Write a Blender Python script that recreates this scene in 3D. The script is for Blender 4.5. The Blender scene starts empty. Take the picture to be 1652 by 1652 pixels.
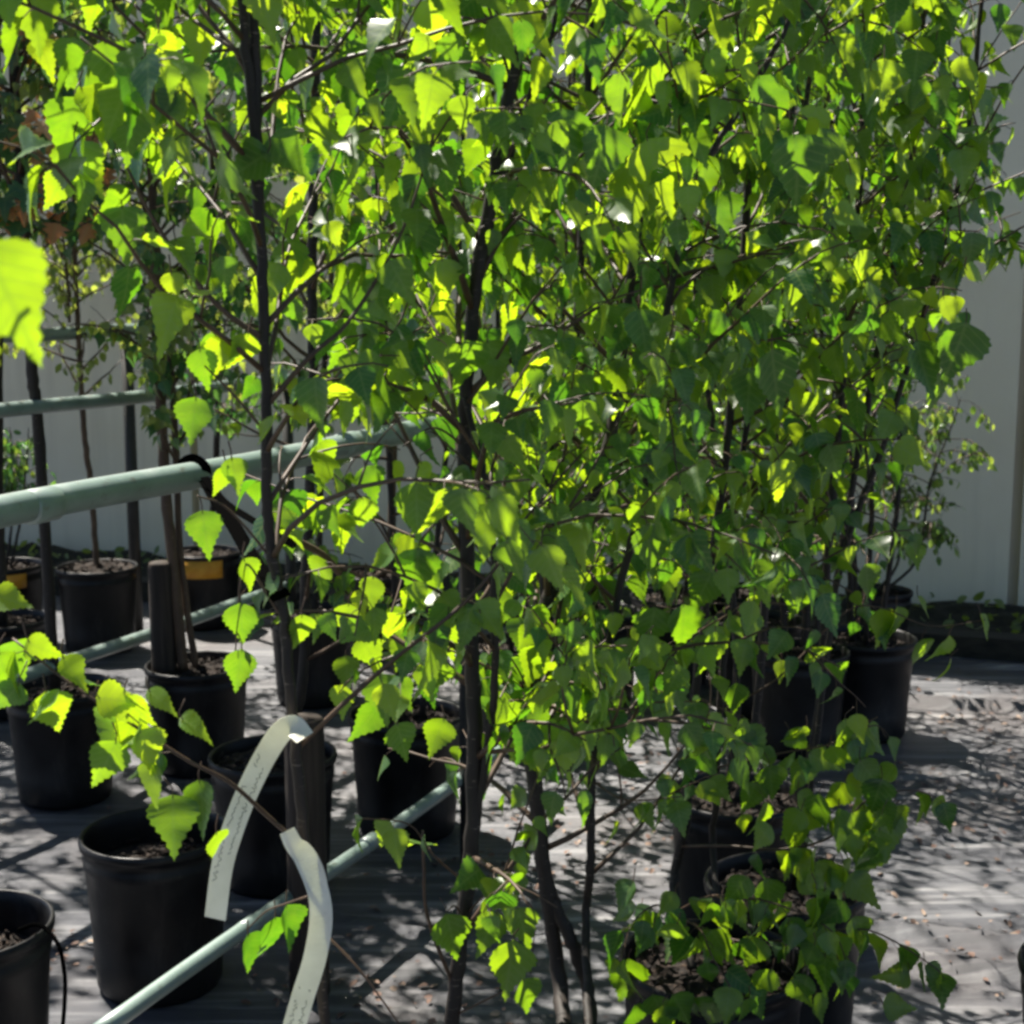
import bpy, math, random
import numpy as np
from mathutils import Vector, Matrix

C = bpy.context.scene.collection
SC = bpy.context.scene
# ------------------------------------------------------------------ camera
FPX = 2390.0                      # focal length in pixels of the 1652 px photograph
HALF = 826.0
PITCH = math.atan((HALF - 455.0) / FPX)
CAM = np.array([0.0, 0.0, 1.7])
cam_data = bpy.data.cameras.new('camera')
cam_data.sensor_width = 36.0
cam_data.lens = FPX / 1652.0 * 36.0
cam_data.clip_start = 0.02
cam_data.clip_end = 500.0
cam_data.dof.use_dof = True
cam_data.dof.focus_distance = 2.6
cam_data.dof.aperture_fstop = 9.0
cam = bpy.data.objects.new('camera', cam_data)
C.objects.link(cam)
cam.location = CAM
cam.rotation_euler = (math.radians(90) - PITCH, 0, 0)
SC.camera = cam

# ------------------------------------------------------------------ sky, sun, exposure
SUN_EL, SUN_AZ = math.radians(57), math.radians(-40)      # azimuth from +Y, negative = left
w = bpy.data.worlds.new('World')
SC.world = w
w.use_nodes = True
nt = w.node_tree
nt.nodes.clear()
sky = nt.nodes.new('ShaderNodeTexSky')
sky.sky_type = 'NISHITA'
sky.sun_disc = False
sky.sun_elevation = SUN_EL
sky.sun_rotation = SUN_AZ
sky.air_density = 0.6
sky.dust_density = 0.4
bg = nt.nodes.new('ShaderNodeBackground')
bg.inputs['Strength'].default_value = 0.05
wo = nt.nodes.new('ShaderNodeOutputWorld')
nt.links.new(sky.outputs[0], bg.inputs[0])
nt.links.new(bg.outputs[0], wo.inputs[0])
sl = bpy.data.lights.new('sun', 'SUN')
sl.energy = 5.0
sl.angle = math.radians(0.5)
sl.color = (1.0, 0.94, 0.84)
sun = bpy.data.objects.new('sun', sl)
C.objects.link(sun)
S = Vector((math.sin(SUN_AZ) * math.cos(SUN_EL), math.cos(SUN_AZ) * math.cos(SUN_EL), math.sin(SUN_EL)))
sun.rotation_euler = (-S).to_track_quat('-Z', 'Y').to_euler()
SC.view_settings.view_transform = 'Standard'
SC.view_settings.look = 'None'
SC.view_settings.gamma = 1.0
SC.view_settings.exposure = 1.45
SC.cycles.filter_width = 3.0
SC.cycles.max_bounces = 8
SC.cycles.diffuse_bounces = 4
SC.cycles.transmission_bounces = 4
SC.cycles.sample_clamp_indirect = 6.0

# ------------------------------------------------------------------ measuring helpers
CP, SP = math.cos(PITCH), math.sin(PITCH)
def at(px, py, d):
    """The point d metres in front of the camera (along +Y) seen at photo pixel (px, py)."""
    x = (px - HALF) / FPX
    y = -(py - HALF) / FPX
    v = np.array([x, CP + y * SP, -SP + y * CP])
    return CAM + v * (d / v[1])
def on_height(px, py, z):
    x = (px - HALF) / FPX
    y = -(py - HALF) / FPX
    v = np.array([x, CP + y * SP, -SP + y * CP])
    return CAM + v * ((z - CAM[2]) / v[2])
def at_d(px, d, z):
    """Point at height z and depth d whose horizontal place is photo column px."""
    p = at(px, 455, d)
    f = d * CP + (CAM[2] - z) * SP          # optical depth
    return np.array([(px - HALF) / FPX * f, d, z])
def proj(p):
    q = np.asarray(p) - CAM
    dep = q[..., 1] * CP - q[..., 2] * SP
    up = q[..., 1] * SP + q[..., 2] * CP
    return HALF + FPX * q[..., 0] / dep, HALF - FPX * up / dep

# ------------------------------------------------------------------ materials
def new_mat(name):
    m = bpy.data.materials.new(name)
    m.use_nodes = True
    n = m.node_tree
    n.nodes.clear()
    out = n.nodes.new('ShaderNodeOutputMaterial')
    b = n.nodes.new('ShaderNodeBsdfPrincipled')
    n.links.new(b.outputs[0], out.inputs[0])
    return m, n, b, out
def tex_coord(n, scale=(1, 1, 1), rot=(0, 0, 0), kind='Object'):
    tc = n.nodes.new('ShaderNodeTexCoord')
    mp = n.nodes.new('ShaderNodeMapping')
    mp.inputs['Scale'].default_value = scale
    mp.inputs['Rotation'].default_value = rot
    n.links.new(tc.outputs[kind], mp.inputs[0])
    return mp.outputs[0]
def noise(n, vec, scale, detail=4, rough=0.55):
    t = n.nodes.new('ShaderNodeTexNoise')
    t.inputs['Scale'].default_value = scale
    t.inputs['Detail'].default_value = detail
    t.inputs['Roughness'].default_value = rough
    if vec is not None:
        n.links.new(vec, t.inputs['Vector'])
    return t.outputs['Fac']
def ramp(n, fac, stops):
    r = n.nodes.new('ShaderNodeValToRGB')
    e = r.color_ramp.elements
    while len(e) < len(stops):
        e.new(0.5)
    for k, (p, c) in enumerate(stops):
        e[k].position = p
        e[k].color = (*c, 1)
    n.links.new(fac, r.inputs[0])
    return r.outputs[0]
def mix(n, fac, a, b, mode='MIX'):
    x = n.nodes.new('ShaderNodeMix')
    x.data_type = 'RGBA'
    x.blend_type = mode
    for sock, v in ((x.inputs[0], fac), (x.inputs[6], a), (x.inputs[7], b)):
        if hasattr(v, 'links'):
            n.links.new(v, sock)
        elif isinstance(v, tuple):
            sock.default_value = (*v, 1)
        else:
            sock.default_value = v
    return x.outputs[2]
def bump(n, b, height, strength=0.3, dist=0.01):
    k = n.nodes.new('ShaderNodeBump')
    k.inputs['Strength'].default_value = strength
    k.inputs['Distance'].default_value = dist
    n.links.new(height, k.inputs['Height'])
    n.links.new(k.outputs[0], b.inputs['Normal'])

def leaf_material(name, dark, light, tdark, tlight, rough=0.40, spec=0.42):
    m, n, b, out = new_mat(name)
    at_ = n.nodes.new('ShaderNodeAttribute')
    at_.attribute_name = 'tint'
    sep = n.nodes.new('ShaderNodeSeparateColor')
    n.links.new(at_.outputs['Color'], sep.inputs[0])
    tint = sep.outputs[0]
    uv = n.nodes.new('ShaderNodeUVMap')
    sx = n.nodes.new('ShaderNodeSeparateXYZ')
    n.links.new(uv.outputs[0], sx.inputs[0])
    ab = n.nodes.new('ShaderNodeMath'); ab.operation = 'ABSOLUTE'
    n.links.new(sx.outputs[0], ab.inputs[0])
    ph = n.nodes.new('ShaderNodeMath'); ph.operation = 'MULTIPLY_ADD'
    n.links.new(ab.outputs[0], ph.inputs[0]); ph.inputs[1].default_value = -0.75
    n.links.new(sx.outputs[1], ph.inputs[2])
    sc_ = n.nodes.new('ShaderNodeMath'); sc_.operation = 'MULTIPLY'
    n.links.new(ph.outputs[0], sc_.inputs[0]); sc_.inputs[1].default_value = 50.0
    sn = n.nodes.new('ShaderNodeMath'); sn.operation = 'SINE'
    n.links.new(sc_.outputs[0], sn.inputs[0])
    vein = ramp(n, sn.outputs[0], [(0.80, (0, 0, 0)), (1.0, (1, 1, 1))])
    rib = ramp(n, ab.outputs[0], [(0.0, (1, 1, 1)), (0.03, (0, 0, 0))])
    vv = mix(n, 1.0, vein, rib, 'LIGHTEN')
    blotch = noise(n, tex_coord(n), 60.0, 2)
    tn = n.nodes.new('ShaderNodeMath'); tn.operation = 'MULTIPLY_ADD'
    n.links.new(blotch, tn.inputs[0]); tn.inputs[1].default_value = 0.30
    tadd = n.nodes.new('ShaderNodeMath'); tadd.operation = 'SUBTRACT'
    n.links.new(tint, tadd.inputs[0]); tadd.inputs[1].default_value = 0.15
    n.links.new(tadd.outputs[0], tn.inputs[2])
    base = mix(n, tn.outputs[0], dark, light)
    lighter = mix(n, 0.28, base, (0.30, 0.38, 0.10))
    n.links.new(mix(n, vv, base, lighter), b.inputs['Base Color'])
    b.inputs['Roughness'].default_value = rough
    b.inputs['Specular IOR Level'].default_value = spec
    tr = n.nodes.new('ShaderNodeBsdfTranslucent')
    tcol = mix(n, tn.outputs[0], tdark, tlight)
    tvein = mix(n, 0.35, tcol, (0.05, 0.10, 0.005))
    n.links.new(mix(n, vv, tcol, tvein), tr.inputs['Color'])
    ad = n.nodes.new('ShaderNodeAddShader')
    n.links.new(b.outputs[0], ad.inputs[0])
    n.links.new(tr.outputs[0], ad.inputs[1])
    n.links.new(ad.outputs[0], out.inputs[0])
    return m

M = {}
M['birch_leaf'] = leaf_material('birch_leaf', (0.008, 0.030, 0.010), (0.024, 0.068, 0.012), (0.055, 0.160, 0.004), (0.34, 0.46, 0.006))
M['shrub_leaf'] = leaf_material('shrub_leaf', (0.03, 0.08, 0.02), (0.09, 0.15, 0.04), (0.07, 0.15, 0.015), (0.24, 0.30, 0.03))
M['dark_leaf'] = leaf_material('dark_leaf', (0.012, 0.045, 0.022), (0.03, 0.08, 0.030), (0.03, 0.10, 0.02), (0.16, 0.28, 0.03))
M['olive_leaf'] = leaf_material('olive_leaf', (0.035, 0.06, 0.018), (0.10, 0.14, 0.035), (0.14, 0.20, 0.02), (0.32, 0.36, 0.05))
M['tan_leaf'] = leaf_material('tan_leaf', (0.24, 0.11, 0.045), (0.48, 0.34, 0.14), (0.28, 0.10, 0.03), (0.55, 0.36, 0.12))

def bark_material(name, a, b_, fleck):
    m, n, b, out = new_mat(name)
    v = tex_coord(n, (1, 1, 0.35))
    f = noise(n, v, 40, 5)
    base = ramp(n, f, [(0.3, a), (0.7, b_)])
    v2 = tex_coord(n, (1, 1, 5))
    l = noise(n, v2, 45, 2)
    lm = ramp(n, l, [(0.66, (0, 0, 0)), (0.72, (1, 1, 1))])
    n.links.new(mix(n, lm, base, fleck), b.inputs['Base Color'])
    b.inputs['Roughness'].default_value = 0.7
    bump(n, b, f, 0.5, 0.004)
    return m
M['bark'] = bark_material('bark', (0.010, 0.0075, 0.005), (0.026, 0.018, 0.012), (0.12, 0.095, 0.075))
M['brown_bark'] = bark_material('brown_bark', (0.06, 0.035, 0.02), (0.13, 0.08, 0.045), (0.20, 0.14, 0.09))
m, n, b, out = new_mat('twig')
n.links.new(ramp(n, noise(n, tex_coord(n), 30), [(0.3, (0.045, 0.026, 0.016)), (0.7, (0.10, 0.060, 0.032))]), b.inputs['Base Color'])
b.inputs['Roughness'].default_value = 0.55
M['twig'] = m
m, n, b, out = new_mat('green_shoot')
b.inputs['Base Color'].default_value = (0.12, 0.20, 0.05, 1)
b.inputs['Roughness'].default_value = 0.5
M['shoot'] = m

m, n, b, out = new_mat('black_plastic')
f = noise(n, tex_coord(n), 14, 5)
pc_ = ramp(n, f, [(0.35, (0.006, 0.006, 0.007)), (0.75, (0.014, 0.0135, 0.0135))])
dst = noise(n, tex_coord(n, (1, 1, 0.3)), 9, 7, 0.7)
pc_ = mix(n, ramp(n, dst, [(0.56, (0, 0, 0)), (0.78, (0.55, 0.55, 0.55))]), pc_, (0.06, 0.055, 0.05))
scf = noise(n, tex_coord(n, (1, 1, 8)), 26, 3, 0.6)
pc_ = mix(n, ramp(n, scf, [(0.70, (0, 0, 0)), (0.74, (0.5, 0.5, 0.5))]), pc_, (0.07, 0.068, 0.065))
n.links.new(pc_, b.inputs['Base Color'])
n.links.new(ramp(n, f, [(0.3, (0.32, 0.32, 0.32)), (0.8, (0.6, 0.6, 0.6))]), b.inputs['Roughness'])
b.inputs['Specular IOR Level'].default_value = 0.28
bump(n, b, noise(n, tex_coord(n), 120, 3), 0.12, 0.002)
M['pot'] = m
m, n, b, out = new_mat('potting_soil')
f = noise(n, tex_coord(n), 70, 6, 0.7)
n.links.new(ramp(n, f, [(0.35, (0.010, 0.007, 0.005)), (0.55, (0.03, 0.019, 0.013)), (0.72, (0.14, 0.09, 0.06))]), b.inputs['Base Color'])
b.inputs['Roughness'].default_value = 0.9
bump(n, b, f, 1.0, 0.02)
M['soil'] = m
m, n, b, out = new_mat('green_pipe_paint')
f = noise(n, tex_coord(n), 9, 6, 0.65)
base = ramp(n, f, [(0.3, (0.13, 0.20, 0.17)), (0.6, (0.205, 0.28, 0.25)), (0.8, (0.36, 0.41, 0.385))])
dirt = ramp(n, noise(n, tex_coord(n), 38, 4), [(0.60, (0, 0, 0)), (0.72, (1, 1, 1))])
n.links.new(mix(n, dirt, base, (0.11, 0.12, 0.09)), b.inputs['Base Color'])
b.inputs['Roughness'].default_value = 0.45
b.inputs['Specular IOR Level'].default_value = 1.0
b.inputs['Coat Weight'].default_value = 1.0
b.inputs['Coat Roughness'].default_value = 0.36
M['pipe'] = m
m, n, b, out = new_mat('dark_steel')
n.links.new(ramp(n, noise(n, tex_coord(n), 20), [(0.3, (0.015, 0.016, 0.016)), (0.8, (0.045, 0.042, 0.038))]), b.inputs['Base Color'])
b.inputs['Roughness'].default_value = 0.5
M['dark_steel'] = m
m, n, b, out = new_mat('weathered_timber')
f = noise(n, tex_coord(n, (1, 1, 0.06)), 55, 5)
n.links.new(ramp(n, f, [(0.3, (0.016, 0.011, 0.007)), (0.55, (0.038, 0.026, 0.018)), (0.8, (0.075, 0.055, 0.04))]), b.inputs['Base Color'])
b.inputs['Roughness'].default_value = 0.85
bump(n, b, f, 0.7, 0.006)
M['timber'] = m
m, n, b, out = new_mat('dark_timber')
f = noise(n, tex_coord(n, (0.06, 1, 1)), 40, 5)
n.links.new(ramp(n, f, [(0.3, (0.012, 0.011, 0.008)), (0.8, (0.05, 0.045, 0.03))]), b.inputs['Base Color'])
b.inputs['Roughness'].default_value = 0.9
bump(n, b, f, 0.6, 0.01)
M['dark_timber'] = m
m, n, b, out = new_mat('tag_plastic')
f = noise(n, tex_coord(n), 25, 4)
n.links.new(ramp(n, f, [(0.3, (0.60, 0.58, 0.51)), (0.7, (0.74, 0.72, 0.65))]), b.inputs['Base Color'])
b.inputs['Roughness'].default_value = 0.4
tr = n.nodes.new('ShaderNodeBsdfTranslucent')
tr.inputs[0].default_value = (0.22, 0.23, 0.17, 1)
ad = n.nodes.new('ShaderNodeAddShader')
n.links.new(b.outputs[0], ad.inputs[0]); n.links.new(tr.outputs[0], ad.inputs[1]); n.links.new(ad.outputs[0], out.inputs[0])
M['tag'] = m
m, n, b, out = new_mat('pencil')
b.inputs['Base Color'].default_value = (0.16, 0.17, 0.16, 1)
b.inputs['Roughness'].default_value = 0.6
M['pencil'] = m
m, n, b, out = new_mat('orange_label')
n.links.new(ramp(n, noise(n, tex_coord(n), 30), [(0.3, (0.62, 0.27, 0.02)), (0.8, (0.78, 0.42, 0.04))]), b.inputs['Base Color'])
b.inputs['Roughness'].default_value = 0.5
M['orange'] = m
m, n, b, out = new_mat('black_rubber')
b.inputs['Base Color'].default_value = (0.002, 0.002, 0.002, 1)
b.inputs['Roughness'].default_value = 1.0
b.inputs['Specular IOR Level'].default_value = 0.0
M['rubber'] = m
m, n, b, out = new_mat('wall_paint')
v = tex_coord(n)
f = noise(n, v, 1.6, 6, 0.6)
streak = noise(n, tex_coord(n, (3.5, 3.5, 0.22)), 2.6, 5)
base = ramp(n, f, [(0.25, (0.80, 0.71, 0.53)), (0.75, (0.87, 0.80, 0.64))])
n.links.new(mix(n, ramp(n, streak, [(0.50, (0, 0, 0)), (0.85, (0.45, 0.45, 0.45))]), base, (0.50, 0.44, 0.33)), b.inputs['Base Color'])
b.inputs['Roughness'].default_value = 0.75
bump(n, b, noise(n, v, 60, 4), 0.25, 0.004)
M['wall'] = m
m, n, b, out = new_mat('bed_soil')
f = noise(n, tex_coord(n), 22, 7, 0.7)
n.links.new(ramp(n, f, [(0.3, (0.012, 0.012, 0.007)), (0.6, (0.045, 0.042, 0.024)), (0.8, (0.10, 0.085, 0.05))]), b.inputs['Base Color'])
b.inputs['Roughness'].default_value = 0.95
bump(n, b, f, 1.0, 0.03)
M['bed'] = m
# woven weed fabric
WALL_ROT = math.radians(-17.0)
m, n, b, out = new_mat('weed_fabric')
v = tex_coord(n, (1, 1, 1), (0, 0, -WALL_ROT))
big = noise(n, v, 1.3, 5, 0.6)
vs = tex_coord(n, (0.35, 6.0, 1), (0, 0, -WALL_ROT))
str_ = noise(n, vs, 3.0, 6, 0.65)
base = ramp(n, str_, [(0.28, (0.027, 0.029, 0.038)), (0.5, (0.070, 0.073, 0.085)), (0.62, (0.20, 0.20, 0.207)), (0.74, (0.50, 0.49, 0.48))])  # palest stops paint sun glare streaks into the fabric colour
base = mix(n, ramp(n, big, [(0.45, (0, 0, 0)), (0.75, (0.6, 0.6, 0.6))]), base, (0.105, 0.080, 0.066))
fine = noise(n, v, 90, 3, 0.7)
base = mix(n, ramp(n, fine, [(0.62, (0, 0, 0)), (0.75, (0.7, 0.7, 0.7))]), base, (0.055, 0.048, 0.044))
wv = n.nodes.new('ShaderNodeTexWave'); wv.inputs['Scale'].default_value = 90; wv.bands_direction = 'X'
n.links.new(v, wv.inputs[0])
wv2 = n.nodes.new('ShaderNodeTexWave'); wv2.inputs['Scale'].default_value = 90; wv2.bands_direction = 'Y'
n.links.new(v, wv2.inputs[0])
wh = mix(n, 1.0, wv.outputs[0], wv2.outputs[0], 'MULTIPLY')
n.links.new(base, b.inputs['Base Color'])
b.inputs['Roughness'].default_value = 0.37
b.inputs['Specular IOR Level'].default_value = 0.65
bump(n, b, mix(n, 0.5, wh, str_), 0.5, 0.008)
M['fabric'] = m
m, n, b, out = new_mat('dry_litter')
at_ = n.nodes.new('ShaderNodeAttribute'); at_.attribute_name = 'tint'
sep = n.nodes.new('ShaderNodeSeparateColor'); n.links.new(at_.outputs['Color'], sep.inputs[0])
n.links.new(ramp(n, sep.outputs[0], [(0.0, (0.08, 0.045, 0.035)), (0.5, (0.20, 0.12, 0.085)), (1.0, (0.36, 0.27, 0.20))]), b.inputs['Base Color'])
b.inputs['Roughness'].default_value = 0.8
M['litter'] = m

# ------------------------------------------------------------------ mesh helpers
def tag(o, label=None, cat=None, group=None, kind=None):
    if label: o['label'] = label
    if cat: o['category'] = cat
    if group: o['group'] = group
    if kind: o['kind'] = kind
    return o
def thing(name, label, cat, loc=(0, 0, 0), group=None):
    o = bpy.data.objects.new(name, None)
    o.empty_display_size = 0.1
    C.objects.link(o)
    o.location = tuple(float(q) for q in loc)
    return tag(o, label, cat, group)

class MB:
    """Collects world-space verts and faces; build() links them as one mesh object (relative to its parent)."""
    def __init__(self):
        self.v, self.f, self.fm, self.uv, self.tint = [], [], [], [], []
        self.n = 0
        self.has_tint = False
    def add(self, verts, faces, mi=0, uv=None, tint=None):
        verts = np.asarray(verts, float).reshape(-1, 3)
        k = len(verts)
        self.v.append(verts)
        for f in faces:
            self.f.append([q + self.n for q in f])
        self.fm += [mi] * len(faces)
        self.uv.append(np.zeros((k, 2)) if uv is None else np.asarray(uv))
        self.tint.append(np.full(k, 0.5) if tint is None else np.broadcast_to(np.asarray(tint, float), (k,)))
        if tint is not None: self.has_tint = True
        self.n += k
    def tube(self, pts, radii, seg=8, mi=0, caps=True):
        pts = np.asarray(pts, float)
        radii = np.broadcast_to(np.asarray(radii, float), (len(pts),))
        tg = np.gradient(pts, axis=0)
        tg /= np.linalg.norm(tg, axis=1)[:, None] + 1e-12
        ref = np.array([0, 0, 1.0]) if abs(tg[0][2]) < 0.8 else np.array([1.0, 0, 0])
        u = np.cross(tg[0], ref); u /= np.linalg.norm(u)
        rings = []
        a = np.arange(seg) / seg * 2 * math.pi
        for p, t, r in zip(pts, tg, radii):
            u = u - t * (u @ t); u /= np.linalg.norm(u) + 1e-12
            w_ = np.cross(t, u)
            rings.append(p + r * (np.cos(a)[:, None] * u + np.sin(a)[:, None] * w_))
        V = np.concatenate(rings)
        F = []
        for i in range(len(pts) - 1):
            for j in range(seg):
                k = (j + 1) % seg
                F.append((i * seg + j, i * seg + k, (i + 1) * seg + k, (i + 1) * seg + j))
        if caps:
            F.append(tuple(range(seg - 1, -1, -1)))
            F.append(tuple((len(pts) - 1) * seg + j for j in range(seg)))
        self.add(V, F, mi)
    def lathe(self, prof, cx, cy, seg=40, mi=0):
        a = np.arange(seg) / seg * 2 * math.pi
        V = np.concatenate([np.stack([cx + r * np.cos(a), cy + r * np.sin(a), np.full(seg, z)], 1) for r, z in prof])
        F = []
        for i in range(len(prof) - 1):
            for j in range(seg):
                k = (j + 1) % seg
                F.append((i * seg + j, i * seg + k, (i + 1) * seg + k, (i + 1) * seg + j))
        self.add(V, F, mi)
    def box(self, lo, hi, mi=0, M4=None):
        x0, y0, z0 = lo; x1, y1, z1 = hi
        V = np.array([(x0, y0, z0), (x1, y0, z0), (x1, y1, z0), (x0, y1, z0), (x0, y0, z1), (x1, y0, z1), (x1, y1, z1), (x0, y1, z1)], float)
        if M4 is not None:
            V = V @ M4[0].T + M4[1]
        self.add(V, [(0, 3, 2, 1), (4, 5, 6, 7), (0, 1, 5, 4), (1, 2, 6, 5), (2, 3, 7, 6), (3, 0, 4, 7)], mi)
    def build(self, name, mats, parent=None, smooth=True):
        me = bpy.data.meshes.new(name)
        V = np.concatenate(self.v)
        if parent is not None:
            V = V - np.array(parent.matrix_world.translation if parent.parent else parent.location)
        me.from_pydata(V.tolist(), [], self.f)
        if not isinstance(mats, (list, tuple)): mats = [mats]
        for q in mats: me.materials.append(q)
        me.polygons.foreach_set('material_index', self.fm)
        if smooth:
            me.polygons.foreach_set('use_smooth', [True] * len(self.f))
        if self.has_tint:
            uv = np.concatenate(self.uv); tn = np.concatenate(self.tint)
            li = np.empty(len(me.loops), dtype=np.int32)
            me.loops.foreach_get('vertex_index', li)
            lay = me.uv_layers.new(name='UVMap')
            lay.data.foreach_set('uv', uv[li].astype(np.float32).ravel())
            ca = me.color_attributes.new('tint', 'FLOAT_COLOR', 'POINT')
            col = np.stack([tn, tn, tn, np.ones_like(tn)], 1).astype(np.float32)
            ca.data.foreach_set('color', col.ravel())
        me.update()
        o = bpy.data.objects.new(name, me)
        C.objects.link(o)
        if parent is not None: o.parent = parent
        return o

def smooth_path(pts, per=6):
    """Catmull-Rom through the points."""
    P = np.asarray(pts, float)
    if len(P) < 3:
        return np.linspace(P[0], P[-1], per + 1)
    Q = np.vstack([2 * P[0] - P[1], P, 2 * P[-1] - P[-2]])
    out = []
    for i in range(1, len(Q) - 2):
        for s in np.arange(per) / per:
            a, b_, c, d = Q[i - 1], Q[i], Q[i + 1], Q[i + 2]
            out.append(0.5 * ((2 * b_) + (-a + c) * s + (2 * a - 5 * b_ + 4 * c - d) * s * s + (-a + 3 * b_ - 3 * c + d) * s ** 3))
    out.append(P[-1])
    return np.array(out)

# ------------------------------------------------------------------ leaves
def leaf_template(kind):
    if kind == 'birch':
        prof = [(0.0, 0.03), (0.03, 0.14), (0.08, 0.23), (0.15, 0.29), (0.24, 0.31), (0.35, 0.28), (0.46, 0.22), (0.57, 0.155), (0.69, 0.09), (0.81, 0.042), (0.92, 0.016)]
        ser = 0.045
    elif kind == 'oval':
        prof = [(0.0, 0.02), (0.15, 0.17), (0.35, 0.25), (0.55, 0.25), (0.75, 0.18), (0.92, 0.07)]
        ser = 0.0
    else:                                             # lobed
        prof = [(0.0, 0.04), (0.08, 0.30), (0.18, 0.52), (0.28, 0.26), (0.42, 0.46), (0.55, 0.20), (0.75, 0.15), (0.9, 0.06)]
        ser = 0.0
    T, W = [], []
    for i, (t, w_) in enumerate(prof):
        T.append(t); W.append(w_)
        if ser and 1 <= i < len(prof) - 1:
            t2, w2 = prof[i + 1]
            T.append(t + (t2 - t) * 0.62)
            W.append((w_ + (w2 - w_) * 0.55) + ser * (0.55 + w_))
            W[-1] = min(W[-1], 0.42)
    T, W = np.array(T), np.array(W)
    k = len(T)
    # rib verts, then right edge, left edge, then tip
    Tr = T.copy()
    V = [(0, t) for t in Tr] + [(w_, t + 0.02) for t, w_ in zip(T, W)] + [(-w_, t + 0.02) for t, w_ in zip(T, W)] + [(0, 1.0)]
    F = []
    for i in range(k - 1):
        F.append((i, k + i, k + i + 1, i + 1))
        F.append((i, i + 1, 2 * k + i + 1, 2 * k + i))
    F.append((k - 1, 2 * k - 1, 3 * k)); F.append((k - 1, 3 * k, 3 * k - 1))
    return np.array(V), F
LEAF = {k: leaf_template(k) for k in ('birch', 'oval', 'lobed')}

class Leaves:
    def __init__(self, kind='birch'):
        self.kind = kind
        self.pos, self.axis, self.nrm, self.size, self.tint = [], [], [], [], []
    def add(self, pos, axis, nrm, size, tint):
        self.pos.append(pos); self.axis.append(axis); self.nrm.append(nrm); self.size.append(size); self.tint.append(tint)
    def emit(self, mb, mi, rng):
        L = len(self.pos)
        if not L: return
        P, A, N = (np.array(q, float) for q in (self.pos, self.axis, self.nrm))
        A /= np.linalg.norm(A, axis=1)[:, None]
        N = N - A * (N * A).sum(1)[:, None]
        N /= np.linalg.norm(N, axis=1)[:, None] + 1e-9
        X = np.cross(A, N)
        s = np.array(self.size)
        T2, F = LEAF[self.kind]
        n = len(T2)
        fold = rng.uniform(0.05, 0.5, L)[:, None]
        curl = rng.normal(0.22, 0.24, L)[:, None]
        twist = rng.normal(0, 0.22, L)[:, None]
        wid = rng.uniform(0.95, 1.25, L)[:, None]
        x = T2[None, :, 0] * wid
        y = T2[None, :, 1] + 0 * x
        z = np.abs(x) * fold - curl * y ** 2 + twist * x * y + 0.05 * np.sin(9 * y + 6 * x + twist * 30) * np.abs(x) * 2
        V = P[:, None, :] + s[:, None, None] * (x[..., None] * X[:, None, :] + y[..., None] * A[:, None, :] + z[..., None] * N[:, None, :])
        faces = []
        for i in range(L):
            o = i * n
            faces += [tuple(q + o for q in f) for f in F]
        uv = np.tile(T2, (L, 1))
        mb.add(V.reshape(-1, 3), faces, mi, uv, np.repeat(np.array(self.tint), n))

# regions of the photograph that a plant leaves open (pruning): (x0, y0, x1, y1, share kept)
OPEN_NEAR = [(-50, 730, 350, 1010, 0.0), (40, 520, 300, 740, 0.12), (60, 330, 200, 520, 0.3), (380, 690, 500, 780, 0.2), (530, 680, 745, 760, 0.15),
             (-50, 1300, 340, 1700, 0.0), (340, 1150, 560, 1700, 0.0), (560, 1240, 720, 1480, 0.15), (200, 1020, 420, 1180, 0.15), (580, 760, 640, 960, 0.2), (690, 740, 740, 860, 0.4),
             (1400, 1080, 1700, 1700, 0.0), (1570, 440, 1700, 1100, 0.0), (1480, 620, 1700, 1000, 0.0), (1440, 900, 1700, 1100, 0.0), (1640, -50, 1700, 300, 0.1),
             (960, 1260, 1090, 1480, 0.2), (860, 1380, 960, 1700, 0.3), (560, 1480, 700, 1700, 0.1), (1000, 1130, 1080, 1260, 0.4)]
def pruned(p, rng, zones):
    x, y = proj(p)
    for x0, y0, x1, y1, k in zones:
        if x0 < x < x1 and y0 < y < y1 and rng.random() > k:
            return True
    return False

UP = np.array([0, 0, 1.0])
RAZ = math.atan((1896 - HALF) / FPX * CP)
RU = np.array([math.sin(RAZ), math.cos(RAZ), 0.0])
A0 = at(0, 828, 2.5)
B0 = at(374, 1515, 3.12)
C0 = at(0, 664, 4.55)
RAIL_LANES = [(A0, -100, 345, 0.2), (A0, 430, 760, 0.4), (B0, 200, 860, 0.3), (C0, -100, 210, 0.2)]
# sunlit lanes: places that the sun reaches between the crowns, (height, x0, y0, x1, y1, share of shading leaves kept)
SUN = np.array(S)
LANES = [(0.0, 1480, 1105, 1700, 1660, 0.22), (0.0, 1420, 1460, 1480, 1660, 0.3), (0.0, -20, 1335, 130, 1485, 0.25), (0.0, 560, 1480, 730, 1650, 0.3), (0.0, 1000, 1180, 1090, 1480, 0.4), (0.0, 870, 1290, 940, 1450, 0.4)]
def in_sun_lane(p, rng):
    for z, x0, y0, x1, y1, k in LANES:
        x, y = proj(p - SUN * ((p[2] - z) / SUN[2]))
        if x0 < x < x1 and y0 < y < y1 and rng.random() > k: return True
    for P0, x0, x1, k in RAIL_LANES:
        if p[2] <= P0[2] + 0.03: continue
        q = p - SUN * ((p[2] - P0[2]) / SUN[2])
        off = abs((q - P0) @ np.array([RU[1], -RU[0], 0]))
        if off < 0.07 and rng.random() > k:
            x, y = proj(q)
            if x0 < x < x1: return True
    return False
def unit(v):
    return v / (np.linalg.norm(v) + 1e-12)
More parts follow.
